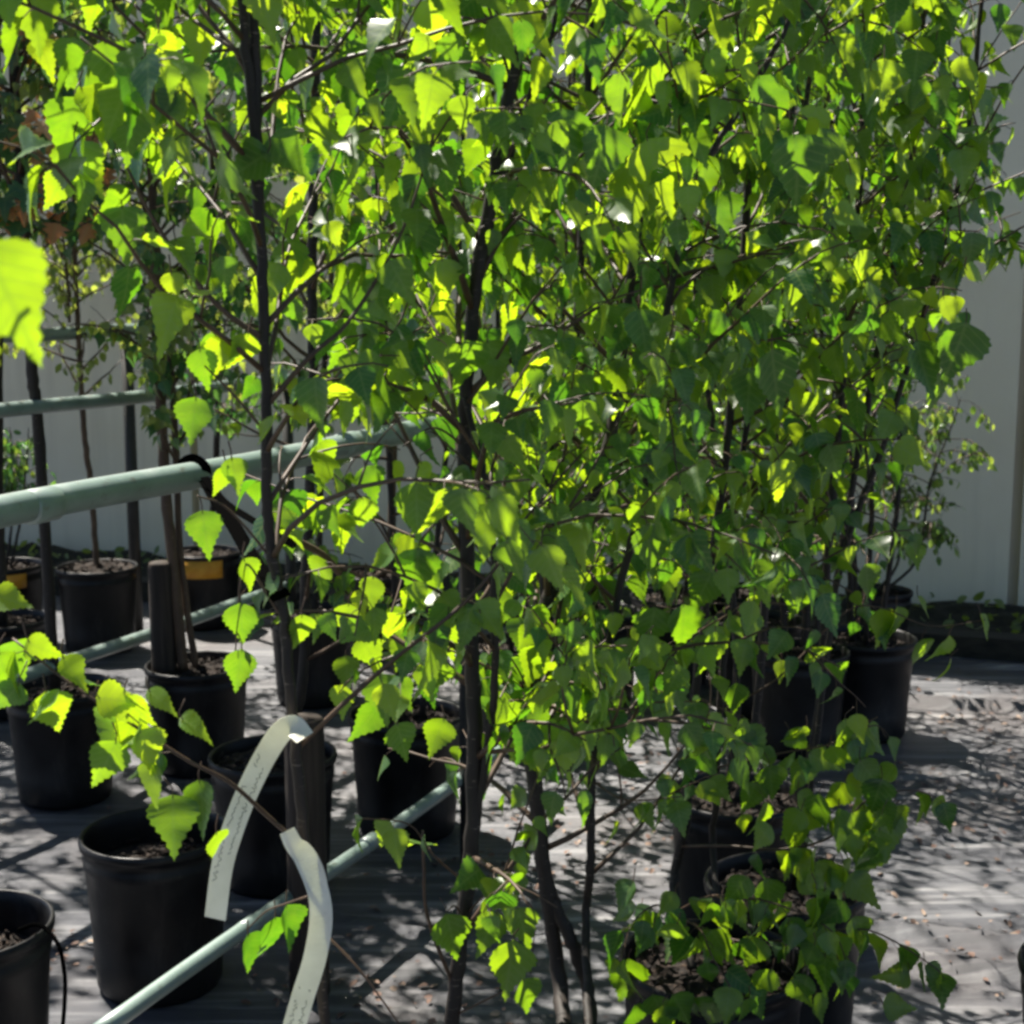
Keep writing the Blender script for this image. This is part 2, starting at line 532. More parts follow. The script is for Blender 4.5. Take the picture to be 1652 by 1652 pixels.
def leaf_along(path, rng, lv, mb, leaf, space, start, zones, tmean, droop=0.9, pet=0.018):
    seg = np.linalg.norm(np.diff(path, axis=0), axis=1)
    cum = np.concatenate([[0], np.cumsum(seg)])
    Ltot = cum[-1]
    s = Ltot * start + rng.uniform(0, space)
    side = 1
    while s <= Ltot:
        i = min(np.searchsorted(cum, s) - 1, len(seg) - 1); i = max(i, 0)
        f = (s - cum[i]) / (seg[i] + 1e-9)
        p = path[i] * (1 - f) + path[i + 1] * f
        t = unit(path[i + 1] - path[i])
        lat = unit(np.cross(t, UP) + 1e-3) * side
        side = -side
        s += space * rng.uniform(0.6, 1.4)
        o = unit(0.55 * t + 0.75 * lat + 0.25 * rng.normal(size=3))
        size = leaf * rng.uniform(0.62, 1.15)
        q = p + o * pet * rng.uniform(0.7, 1.5) + np.array([0, 0, -0.004])
        ax = unit(o * rng.uniform(0.05, 0.75) + np.array([0, 0, -droop * rng.uniform(0.5, 1.6)]) + 0.25 * rng.normal(size=3))
        if pruned(q + ax * size * 0.5, rng, zones) or in_sun_lane(q + ax * size * 0.5, rng):
            continue
        nr = unit(rng.normal(size=3) + 0.9 * o + np.array([0, -0.25, 0.6]))
        mb.tube([p, (p + q) / 2 + np.array([0, 0, 0.002]), q + ax * 0.004], [0.0011, 0.0009, 0.0008], 3, 1, False)
        lv.add(q, ax, nr, size, float(np.clip(rng.normal(tmean - 0.17, 0.30), 0, 1)))

def limb(start, d0, length, rng, grav=0.35, wob=0.12, n_=7):
    pts = [np.array(start)]
    d = unit(np.array(d0))
    st = length / n_
    for k in range(n_):
        d = unit(d + wob * rng.normal(size=3) + np.array([0, 0, -grav * (k / n_) * 0.5]))
        pts.append(pts[-1] + d * st)
    return np.array(pts)

def tree(name, label, cat, stems, rng_seed, n_br=14, z0=0.4, z1=2.8, br=(0.55, 0.35), leaf=0.064, space=0.038, kind='birch', mat='birch_leaf',
         bark='bark', incl=(25, 55), zones=(), tmean=0.5, group=None, twigs=(), az=None, grav=0.35, droop=0.9, sub=3, heroes=(), mat2=None):
    """stems: list of (points, radii). twigs: explicit (points, r0, r1, leaf_start). One trunk part per stem, and one crown part."""
    rng = np.random.default_rng(rng_seed)
    base = stems[0][0][0]
    root = thing(name, label, cat, (base[0], base[1], base[2]), group)
    mb, lv = MB(), Leaves(kind)
    for pts, rad in stems:
        path = smooth_path(pts, 8)
        path[1:-1] += rng.normal(size=(len(path) - 2, 3)) * 0.0011
        r = np.interp(np.linspace(0, 1, len(path)), np.linspace(0, 1, len(rad)), rad)
        r = r * (1 + 0.035 * rng.normal(size=len(r)))
        tb = MB(); tb.tube(path, np.abs(r), 10)
        tb.build('trunk', M[bark], root)
        zs = path[:, 2]
        for k in range(n_br):
            z = z0 + (z1 - z0) * (k + rng.uniform(0, 1)) / n_br
            if z < zs[0] or z > zs[-1]: continue
            i = int(np.argmin(np.abs(zs - z)))
            u = (z - z0) / (z1 - z0)
            a = (k * 2.4 + rng.uniform(-0.6, 0.6)) if az is None else rng.uniform(*az)
            e = math.radians(rng.uniform(*incl))
            L = (br[0] + (br[1] - br[0]) * u) * rng.uniform(0.6, 1.25)
            d = np.array([math.cos(a) * math.cos(e), math.sin(a) * math.cos(e), math.sin(e)])
            pth = limb(path[i], d, L, rng, grav)
            mid = pth[len(pth) // 2]
            if pruned(pth[-1], rng, zones) or pruned(mid, rng, zones): continue
            r0 = min(0.0065, r[i] * 0.6)
            mb.tube(pth, np.linspace(r0, 0.0014, len(pth)), 5, 1)
            leaf_along(pth, rng, lv, mb, leaf, space, 0.25, zones, tmean, droop)
            for q in range(sub):
                j = int(rng.integers(2, len(pth) - 1))
                t = unit(pth[j] - pth[j - 1])
                d2 = unit(t + 0.9 * unit(rng.normal(size=3)) + np.array([0, 0, 0.05]))
                p2 = limb(pth[j], d2, L * rng.uniform(0.25, 0.5), rng, grav * 1.5, n_=5)
                if pruned(p2[-1], rng, zones): continue
                mb.tube(p2, np.linspace(0.0022, 0.001, len(p2)), 4, 1)
                leaf_along(p2, rng, lv, mb, leaf * 0.95, space, 0.12, zones, tmean, droop)
    for pts, r0, r1, st in twigs:
        pth = smooth_path(pts, 5)
        mb.tube(pth, np.linspace(r0, r1, len(pth)), 6, 1)
        if st < 1:
            leaf_along(pth, rng, lv, mb, leaf, space * 0.9, st, (), tmean, droop)
    for (px, py, d, lpx, ang, yaw, tn) in heroes:
        # centre pixel, distance, length in photo pixels, lean of the tip from straight down, turn of the blade
        c = at(px, py, d)
        size = 0.97 * lpx / FPX * d
        an, yw = math.radians(ang), math.radians(yaw)
        ax = np.array([math.sin(an), 0.15 * rng.normal(), -math.cos(an)])
        nr = np.array([math.sin(yw), -math.cos(yw), 0.35])
        b0 = c - unit(ax) * size / 2
        lv.add(b0, ax, nr, size, tn)
        mb.tube([b0 + np.array([rng.normal() * 0.006, rng.normal() * 0.01, 0.022]), b0 + np.array([0, 0, 0.008]), b0 + unit(ax) * 0.005], [0.0012, 0.001, 0.0009], 4, 1, False)
    mats = [M[mat], M['twig']]
    if mat2:
        lv2 = Leaves(kind)
        keep = [i for i in range(len(lv.pos)) if rng.random() > mat2[1]]
        drop = [i for i in range(len(lv.pos)) if i not in set(keep)]
        for i in drop: lv2.add(lv.pos[i], lv.axis[i], lv.nrm[i], lv.size[i], lv.tint[i])
        for q in ('pos', 'axis', 'nrm', 'size', 'tint'):
            setattr(lv, q, [getattr(lv, q)[i] for i in keep])
        lv2.emit(mb, 2, rng); mats.append(M[mat2[0]])
    lv.emit(mb, 0, rng)
    if mb.n: mb.build('crown', mats, root)
    return root, len(lv.pos)

# ================================================================== THE SETTING
# ground: one sheet, finer where the camera sees it, with the wrinkles of the fabric
def axis_coords(lo, hi, step, far):
    c = list(np.arange(lo, hi, step))
    s, x = step, lo
    left = []
    while x > -far:
        s *= 1.5; x -= s; left.append(x)
    s, x = step, c[-1]
    right = []
    while x < far:
        s *= 1.5; x += s; right.append(x)
    return np.array(left[::-1] + c + right)
gx = axis_coords(-2.6, 3.6, 0.03, 120)
gy = axis_coords(1.8, 8.2, 0.022, 120)
X, Y = np.meshgrid(gx, gy)
ca, sa = math.cos(WALL_ROT), math.sin(WALL_ROT)
U = X * ca + Y * sa            # along the wall
Vv = -X * sa + Y * ca          # away from the camera
rg = np.random.default_rng(5)
Z = np.zeros_like(X)
for k in range(26):
    fu, fv = rg.uniform(0.3, 1.6), rg.uniform(3, 16)
    Z += rg.uniform(0.2, 1) / fv * 0.012 * np.sin(fu * U + fv * Vv + rg.uniform(0, 6.3) + 0.7 * np.sin(1.3 * U + k))
for k in range(16):            # ridges of loose fabric running along the wall
    v0 = rg.uniform(2.4, 7.6); u0 = rg.uniform(-2, 3.5); wd = rg.uniform(0.012, 0.03)
    Z += rg.uniform(0.012, 0.028) * np.exp(-((Vv - v0 - 0.05 * np.sin(2.2 * U + k)) / wd) ** 2) * np.exp(-((U - u0) / 1.2) ** 2)
for px, py, ln in ((1560, 1142, 0.9), (1600, 1527, 0.5), (1590, 1570, 0.6)):
    p = on_height(px, py, 0)
    u0, v0 = p[0] * ca + p[1] * sa, -p[0] * sa + p[1] * ca
    Z += 0.04 * np.exp(-((Vv - v0) / 0.034) ** 2) * np.exp(-((U - u0) / ln) ** 4)
Z *= np.exp(-np.maximum(0, np.abs(X) - 5) / 3) * np.exp(-np.maximum(0, np.abs(Y - 5) - 5) / 3)
g = MB()
nx, ny = len(gx), len(gy)
g.add(np.stack([X, Y, Z], -1).reshape(-1, 3), [(j * nx + i, j * nx + i + 1, (j + 1) * nx + i + 1, (j + 1) * nx + i) for j in range(ny - 1) for i in range(nx - 1)])
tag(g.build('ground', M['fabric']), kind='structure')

# wall at the back: concrete panels between slim posts
W0 = on_height(1632, 992, 0.0)                       # foot of the wall at the right
WR = np.array([[ca, -sa, 0], [sa, ca, 0], [0, 0, 1]])
def wall_frame(lo, hi, mb, mi=0):
    mb.box(lo, hi, mi, (WR, W0))
wall = thing('panel_wall', 'pale cream concrete panel wall standing in shade behind the trees', 'wall', W0)
PANEL = 2.35
for k in range(-5, 3):
    x0 = k * PANEL
    pb = MB()
    wall_frame((x0 + 0.026, 0.0, 0.02), (x0 + PANEL - 0.026, 0.12, 3.75), pb)
    pb.build('panel', M['wall'], wall, smooth=False)
    qb = MB()
    wall_frame((x0 - 0.0258, 0.09, 0.0), (x0 + 0.0258, 0.18, 3.78), qb)
    qb.build('post', M['wall'], wall, smooth=False)
cb = MB(); wall_frame((-5 * PANEL - 0.1, -0.03, 3.782), (3 * PANEL + 0.1, 0.19, 3.86), cb)
cb.build('coping', M['wall'], wall, smooth=False)
# planted strip along the wall foot, and the timber that edges it
bb = MB()
bx = np.linspace(-5 * PANEL, 3 * PANEL, 160); by = np.linspace(-0.86, -0.03, 14)
BX, BY = np.meshgrid(bx, by)
BZ = 0.045 + 0.025 * np.sin(7 * BX + 3 * BY) * np.sin(11 * BY + 2 * BX) + 0.02 * rg.normal(size=BX.shape)
PV = np.stack([BX, BY, BZ], -1).reshape(-1, 3) @ WR.T + W0
nbx = len(bx)
bb.add(PV, [(j * nbx + i, j * nbx + i + 1, (j + 1) * nbx + i + 1, (j + 1) * nbx + i) for j in range(len(by) - 1) for i in range(nbx - 1)])
tag(bb.build('earth_strip', M['bed']), kind='structure')
eb = MB()
wall_frame((-5 * PANEL, -1.0, -0.02), (3 * PANEL, -0.86, 0.10), eb)
tag(eb.build('timber_edging', M['dark_timber'], smooth=False), 'long dark timber edging between the fabric and the wall strip', 'edging')

# ================================================================== PIPE RACKS
def rail_at(p0, px):
    """Point on the level line through p0 along the racks, at photo column px."""
    lo, hi = -30.0, 60.0
    s = np.linspace(-1.9, 14, 6000)
    q = p0[None, :] + s[:, None] * RU[None, :]
    x, _ = proj(q)
    return q[int(np.argmin(np.abs(x - px)))]
def pipe(p, q, r, name, parent, mat='pipe'):
    b_ = MB()
    n_ = 24
    pts = np.linspace(p, q, n_)
    pts[1:-1, 2] += 0.003 * np.sin(np.linspace(0, 9, n_ - 2))
    b_.tube(pts, r, 18)
    return b_.build(name, M[mat], parent)
A0 = at(0, 828, 2.5)
B0 = at(374, 1515, 3.12)
r1 = thing('pipe_rack', 'green pipe rack nearest the camera with its thick upper rail', 'rack', (A0[0], A0[1], 0), 'green pipe racks between the rows of pots')
pa, pb_ = rail_at(A0, -260), rail_at(A0, 762)
pipe(pa, pb_, 0.0285, 'top_rail', r1)
pc, pd = rail_at(B0, 150), rail_at(B0, 850)
pipe(pc, pd, 0.0190, 'bottom_rail', r1)
for px in (66, 560):
    q = rail_at(A0, px)
    cb_ = MB(); cb_.tube([q - RU * 0.035, q - RU * 0.03, q + RU * 0.03, q + RU * 0.035], [0.0285, 0.0315, 0.0315, 0.0285], 18)
    cb_.build('coupling', M['pipe'], r1)
for px in (402, 596):
    q = rail_at(B0, px)
    cb_ = MB(); cb_.tube([q - RU * 0.03, q - RU * 0.026, q + RU * 0.026, q + RU * 0.03], [0.0190, 0.0222, 0.0222, 0.0190], 18)
    cb_.build('coupling', M['pipe'], r1)
for q in (rail_at(A0, -250), rail_at(A0, 752)):
    qb = MB(); qb.tube([(q[0], q[1], -0.02), (q[0], q[1], q[2] - 0.0285)], 0.024, 14)
    qb.build('post', M['dark_steel'], r1)
C0 = at(0, 664, 4.55)
D0 = at(220, 1030, 5.15)
r2 = thing('pipe_rack', 'green pipe rack in the middle distance with a thinner upper rail', 'rack', (C0[0], C0[1], 0), 'green pipe racks between the rows of pots')
pipe(rail_at(C0, -160), rail_at(C0, 470), 0.0235, 'top_rail', r2)
pipe(rail_at(D0, -120), rail_at(D0, 470), 0.023, 'bottom_rail', r2)
for q in (rail_at(C0, -150), rail_at(C0, 462)):
    qb = MB(); qb.tube([(q[0], q[1], -0.02), (q[0], q[1], q[2] - 0.0235)], 0.022, 14)
    qb.build('post', M['dark_steel'], r2)
E0 = at(203, 533, 7.1)
r3 = thing('pipe_rack', 'farthest pipe rack, a dark rail on a black post before the wall', 'rack', (E0[0], E0[1], 0), 'green pipe racks between the rows of pots')
pipe(rail_at(E0, -140), rail_at(E0, 232), 0.030, 'top_rail', r3)
qb = MB(); qb.tube([(E0[0], E0[1], -0.02), (E0[0], E0[1], E0[2] - 0.03)], 0.029, 14)
qb.build('post', M['dark_steel'], r3)
q = rail_at(E0, -130)
qb = MB(); qb.tube([(q[0], q[1], -0.02), (q[0], q[1], q[2] - 0.03)], 0.029, 14)
qb.build('post', M['dark_steel'], r3)

# stub posts
def stub(px, d, h, r, label):
    p = at_d(px, d, 0)
    b_ = MB()
    b_.lathe([(0.0, -0.05), (r * 1.04, -0.05), (r * 1.02, 0.1), (r, h - 0.02), (r * 0.96, h - 0.004), (r * 0.9, h), (0.0, h + 0.004)], p[0], p[1], 28)
    o = thing('timber_post', label, 'post', p, 'short timber posts along the racks')
    b_.build('shaft', M['timber'], o)
    return p
stub(500, 3.36, 0.69, 0.047, 'short brown timber post behind the hanging white tags')
stub(271, 5.05, 0.74, 0.043, 'short grey timber post in front of the middle rack rail')

# ================================================================== POTS
def pot(px, d, label, R=0.18, H=0.38, fill=0.035, name='nursery_pot', loc=None, seed=0, taper=0.84, sticker=None):
    p = at_d(px, d, H)
    p[2] = 0
    if loc is not None: p = np.array(loc, float)
    x, y = p[0], p[1]
    o = thing(name, label, 'pot', p, 'black nursery pots on the ground fabric')
    b_ = MB()
    rb = R * taper
    def rr(z): return rb + (R * 0.965 - rb) * z / H
    prof = [(0.0, 0.006), (rb * 0.96, 0.006), (rb, 0.02), (rr(0.1), 0.1), (rr(0.11) - 0.002, 0.104), (rr(H - 0.075), H - 0.075), (rr(H - 0.07) + 0.003, H - 0.07), (rr(H - 0.05) + 0.003, H - 0.05),
            (rr(H - 0.045), H - 0.045), (rr(H - 0.026), H - 0.026), (R, H - 0.022), (R + 0.002, H - 0.010), (R, H - 0.002), (R - 0.003, H), (R - 0.007, H - 0.001), (R - 0.010, H - 0.006), (rr(H - 0.03) - 0.006, H - 0.03), (rr(H - 0.15) - 0.006, H - 0.15)]
    b_.lathe([(r, z) for r, z in prof], x, y, 56)
    b_.build('body', M['pot'], o)
    rs = np.random.default_rng(int(px * 7 + d * 100) % 9999)
    s_ = MB()
    zz = H - fill
    rad = rr(zz) - 0.0065
    nr, na = 9, 40
    V = [(x, y, zz + 0.012)]
    F = []
    for i in range(1, nr + 1):
        for j in range(na):
            a = j / na * 2 * math.pi
            r = rad * i / nr
            V.append((x + r * math.cos(a), y + r * math.sin(a), zz + (rs.normal() * 0.006 + 0.012 * (1 - i / nr) if i < nr else -0.004)))
    for j in range(na):
        F.append((0, 1 + j, 1 + (j + 1) % na))
    for i in range(nr - 1):
        for j in range(na):
            k = (j + 1) % na
            F.append((1 + i * na + j, 1 + (i + 1) * na + j, 1 + (i + 1) * na + k, 1 + i * na + k))
    s_.add(V, F)
    for k in range(70):           # bark chips
        a, r = rs.uniform(0, 6.28), rad * 0.93 * math.sqrt(rs.uniform(0, 1))
        c = np.array([x + r * math.cos(a), y + r * math.sin(a), zz + 0.012 + rs.uniform(0, 0.008)])
        u, v_ = unit(rs.normal(size=3) * (1, 1, 0.35)), unit(rs.normal(size=3) * (1, 1, 0.35))
        v_ = unit(v_ - u * (u @ v_)); w_ = np.cross(u, v_)
        l, m_, t_ = rs.uniform(0.004, 0.02), rs.uniform(0.002, 0.008), 0.002
        corners = [c + sx * u * l + sy * v_ * m_ + sz * w_ * t_ for sx, sy, sz in ((-1, -1, -1), (1, -1, -1), (1, 1, -1), (-1, 1, -1), (-.8, -.8, 1), (.8, -.8, 1), (.8, .8, 1), (-.8, .8, 1))]
        s_.add(corners, [(0, 3, 2, 1), (4, 5, 6, 7), (0, 1, 5, 4), (1, 2, 6, 5), (2, 3, 7, 6), (3, 0, 4, 7)])
    s_.build('soil', M['soil'], o)
    if sticker:
        a0, a1, z0_, z1_ = sticker
        aa = np.linspace(math.radians(a0), math.radians(a1), 12)
        V = [(x + (rr(z) + 0.0075) * math.cos(a), y + (rr(z) + 0.0075) * math.sin(a), z) for z in (z0_, z1_) for a in aa]
        V += [(x + (rr(z) + 0.0045) * math.cos(a), y + (rr(z) + 0.0045) * math.sin(a), z) for z in (z0_, z1_) for a in aa]
        k = 12
        F = [(i, i + 1, k + i + 1, k + i) for i in range(k - 1)] + [(2 * k + i, 3 * k + i, 3 * k + i + 1, 2 * k + i + 1) for i in range(k - 1)]
        F += [(k + i, k + i + 1, 3 * k + i + 1, 3 * k + i) for i in range(k - 1)] + [(i, 2 * k + i, 2 * k + i + 1, i + 1) for i in range(k - 1)] + [(0, k, 3 * k, 2 * k), (k - 1, 3 * k - 1, 4 * k - 1, 2 * k - 1)]
        t_ = MB(); t_.add(V, F); t_.build('label_band', M['orange'], o)
    return p
soil_z = 0.355
P = {}
P['front'] = pot(250, 3.42, 'empty looking black pot in front left, soil sunk below its shiny rim', fill=0.085, R=0.178, H=0.39)
P['corner'] = pot(-58, 2.92, 'black pot cut off by the left edge at the bottom, thin tube over its rim', fill=0.09)
P['tagpost'] = pot(440, 4.05, 'black pot behind the brown timber post and the first white tag')
P['birchrow'] = pot(655, 4.45, 'black pot behind the lower green rail, half hidden by hanging leaves')
P['leftmid'] = pot(98, 4.75, 'black pot at the left edge just below the middle rack rail')
P['stubpot'] = pot(318, 5.05, 'black pot beside the short grey timber post')
P['soilpot'] = pot(156, 6.75, 'black pot with sunlit tan chips, alone below the thick green rail', fill=0.012, R=0.185, H=0.40)
P['orangeA'] = pot(330, 7.25, 'dark pot with an orange band seen past the black straps', sticker=(-140, -50, 0.27, 0.365))
P['orangeB'] = pot(8, 6.9, 'dark pot with an orange band at the left edge under the thick rail', sticker=(-150, -40, 0.29, 0.37))
P['rearC'] = pot(1225, 5.75, 'black pot in the shaded right cluster, directly behind the small gap of pale ground')
P['leftfar'] = pot(4, 5.75, 'shaded black pot at the left edge between the middle rack and the far pots')
P['farA'] = pot(505, 5.9, 'black pot in shade between the two front stems, before the wall')
P['farB'] = pot(610, 6.7, 'small looking black pot at the wall end of the left rows')
P['midA'] = pot(835, 5.35, 'black pot in deep shade directly behind the short cut cane')
P['midB'] = pot(962, 5.9, 'black pot in deep shade right of centre, far edge of the pale ground')
P['midC'] = pot(1085, 6.2, 'black pot in shade, third from the right in the back row')
P['midD'] = pot(1195, 6.3, 'black pot in shade, second from the right in the back row')
P['rearA'] = pot(1290, 5.25, 'black pot crowded with stems just left of the rearmost right pot')
P['rearB'] = pot(1398, 5.45, 'rearmost right black pot, its straight side against sunlit fabric', R=0.185)
P['rightA'] = pot(1190, 3.72, 'black pot under drooping leaves, behind the large front right pot')
P['rightB'] = pot(1150, 2.76, 'large black pot at the bottom right of centre, leaves over its rim', R=0.185)
P['rightC'] = pot(1268, 3.14, 'black pot in shade to the right of the large front right pot', R=0.18)
P['far_corner'] = pot(1800, 2.72, 'black pot with pale chips cut off by the bottom right corner', fill=0.012)
P['tagged'] = pot(540, 2.0, 'black pot at the foot of the tagged front birch')
P['cane'] = pot(720, 2.3, 'black pot at the foot of the cut cane birch')
P['fork'] = pot(925, 2.32, 'black pot at the foot of the forked dark stems')
# tube over the rim of the corner pot
tb = MB()
tb.tube(smooth_path([at(30, 1500, 2.9), at(62, 1492, 2.86), at(92, 1520, 2.8), at(104, 1570, 2.78), at(104, 1620, 2.78), at(98, 1690, 2.8)], 6), 0.0045, 8)
tag(tb.build('drip_tube', M['rubber']), 'thin black drip tube arching over the left corner pot', 'tube')

# ================================================================== TREES
BG = 'young birches in pots'
def S_(pts, r0, r1, foot=None, top=None):
    p = [at(*q) for q in pts]
    if foot is not None: p = [np.array([foot[0], foot[1], soil_z])] + p
    if top is not None: p.append(p[-1] + np.array(top))
    rad = [r0, r0 * 0.96, (r0 + r1) / 2, r1]
    return (p, rad)
N_LEAVES = {}
def T(key, *a, **k):
    o, c = tree(*a, **k); N_LEAVES[key] = c
    return o
# 1  front birch with the tags
T('tagged', 'birch_tree', 'slim front birch carrying two white plastic tags and black straps', 'tree',
  [S_([(527, 1652, 2.0), (508, 1480, 2.0), (490, 1350, 2.0), (474, 1180, 2.0), (458, 1000, 2.0), (440, 900, 2.0), (430, 800, 2.0), (430, 650, 2.0), (423, 450, 2.0), (415, 250, 2.0), (411, 80, 2.0), (405, -150, 2.0)], 0.0082, 0.0066, P['tagged'] + np.array([0.02, 0, 0]), (0, 0, 1.1)),
   ([at(416, 330, 2.0), at(410, 210, 2.0), at(398, 80, 1.99), at(388, -40, 1.98), at(372, -300, 1.97)], [0.0075, 0.007, 0.006, 0.004])],
  11, n_br=32, z0=1.2, z1=2.9, br=(0.42, 0.45), zones=OPEN_NEAR, tmean=0.5, group=BG, leaf=0.072, space=0.046,
  twigs=[([at(430, 655, 2.0), at(500, 575, 2.0), at(565, 515, 2.03), at(650, 370, 2.06), at(715, 165, 2.1)], 0.0045, 0.0016, 0.35),
         ([at(424, 545, 2.0), at(365, 505, 1.98), at(305, 440, 1.96), at(245, 350, 1.95), at(205, 270, 1.93)], 0.0048, 0.0018, 0.75),
         ([at(414, 260, 2.0), at(370, 225, 1.98), at(315, 160, 1.95), at(240, 72, 1.93)], 0.0028, 0.0012, 0.6),
         ([at(482, 1205, 2.0), at(560, 1130, 2.0), at(640, 1060, 2.0), at(735, 985, 2.0), at(800, 915, 2.02), at(845, 840, 2.05), at(890, 790, 2.1)], 0.0042, 0.0018, 0.25),
         ([at(492, 1370, 2.0), at(430, 1315, 1.93), at(370, 1262, 1.86), at(300, 1225, 1.82), at(200, 1160, 1.8), at(110, 1100, 1.8), at(20, 1030, 1.82)], 0.0036, 0.0014, 0.5),
         ([at(500, 1445, 2.0), at(462, 1458, 2.03), at(430, 1470, 2.05), at(398, 1500, 2.05)], 0.0022, 0.0011, 2.0),
         ([at(460, 1005, 2.0), at(425, 950, 1.99), at(395, 905, 1.98), at(384, 985, 1.97), at(380, 1050, 1.98)], 0.0022, 0.0010, 2.0),
         ([at(508, 1490, 2.0), at(580, 1565, 1.97), at(650, 1660, 1.95)], 0.0022, 0.0012, 2.0),
         ([at(440, 905, 2.0), at(400, 855, 1.99), at(360, 815, 1.97), at(318, 800, 1.95)], 0.0022, 0.0012, 2.0),
         ([at(430, 700, 2.0), at(380, 640, 1.97), at(330, 590, 1.95)], 0.0024, 0.0012, 2.0)],
  heroes=[(88, 1155, 1.8, 95, 15, 20, .65), (22, 970, 1.82, 75, 70, 30, .8), (70, 1050, 1.81, 70, 60, -30, .6), (168, 1240, 1.78, 110, -25, 25, .35), (120, 1090, 1.8, 80, 30, 60, .6),
          (195, 1130, 1.79, 85, 80, 20, .85), (225, 1150, 1.8, 80, 40, -20, .75), (205, 1185, 1.81, 80, -30, 35, .7), (240, 1215, 1.79, 90, 20, 50, .85), (245, 1270, 1.8, 95, 5, -35, .45),
          (280, 1335, 1.82, 115, 5, 15, .3), (330, 1305, 1.84, 105, 12, -20, .25), (265, 1130, 1.83, 70, 60, 65, .7), (320, 1170, 1.85, 70, 70, 70, .6), (8, 1090, 1.8, 90, 10, 10, .25), (10, 1130, 1.8, 80, -40, 30, .2),
          (352, 1370, 1.86, 75, 0, 50, .5),
          (330, 600, 1.95, 80, 10, 10, .2), (312, 680, 1.95, 85, -8, 12, .2), (352, 580, 1.96, 80, -15, 40, .8), (385, 570, 1.97, 75, -30, 50, .7), (332, 865, 1.96, 90, 8, 10, .2),
          (380, 770, 1.97, 70, 12, 25, .4), (355, 780, 1.97, 60, -20, 40, .5), (265, 88, 1.93, 80, 12, 10, .95), (245, 70, 1.92, 50, -30, 40, .8), (455, 182, 1.98, 45, 30, 10, .95), (280, 465, 1.95, 55, 10, 15, .9),
          (300, 415, 1.95, 80, 35, 30, .3), (540, 380, 2.0, 50, 30, 30, .85), (390, 1010, 1.97, 85, 0, 10, .2), (385, 1085, 1.98, 90, -10, 15, .2), (405, 930, 1.98, 70, 20, 35, .4), (485, 1025, 2.0, 75, -5, 30, .5),
          (440, 1520, 2.05, 100, -8, 50, .05), (465, 1500, 2.05, 95, 3, 60, .08), (405, 1540, 2.05, 85, 5, 65, .05),  # low tint darkens these leaves as if shaded
          (200, 380, 1.95, 100, 5, 10, .2), (130, 280, 1.9, 110, 10, 15, .4), (110, 215, 1.9, 120, -15, 30, .2), (160, 190, 1.9, 110, 30, 50, .6), (75, 90, 1.9, 70, 30, 25, .85), (60, 40, 1.85, 110, 0, 10, .5), (90, 310, 1.9, 70, -25, 40, .6), (145, 290, 1.92, 75, 10, 35, .75), (395, 270, 1.98, 100, -60, 10, .2), (470, 255, 1.99, 100, 50, 10, .2), (430, 20, 1.96, 110, 10, 10, .95)])
# 2  thin stem behind it
T('thin', 'birch_tree', 'birch with one thin straight stem rising behind the tagged birch', 'tree',
  [S_([(488, 1100, 4.0), (492, 950, 4.0), (501, 780, 4.0), (505, 600, 4.0), (503, 450, 4.0), (506, 250, 4.0), (510, 60, 4.0), (514, -150, 4.0)], 0.015, 0.011, P['tagpost'] + np.array([0.03, 0, 0]), (0, 0, 1.0))],
  12, n_br=44, z0=0.62, z1=3.6, br=(0.45, 0.6), zones=OPEN_NEAR, tmean=0.45, group=BG, space=0.045, leaf=0.07)
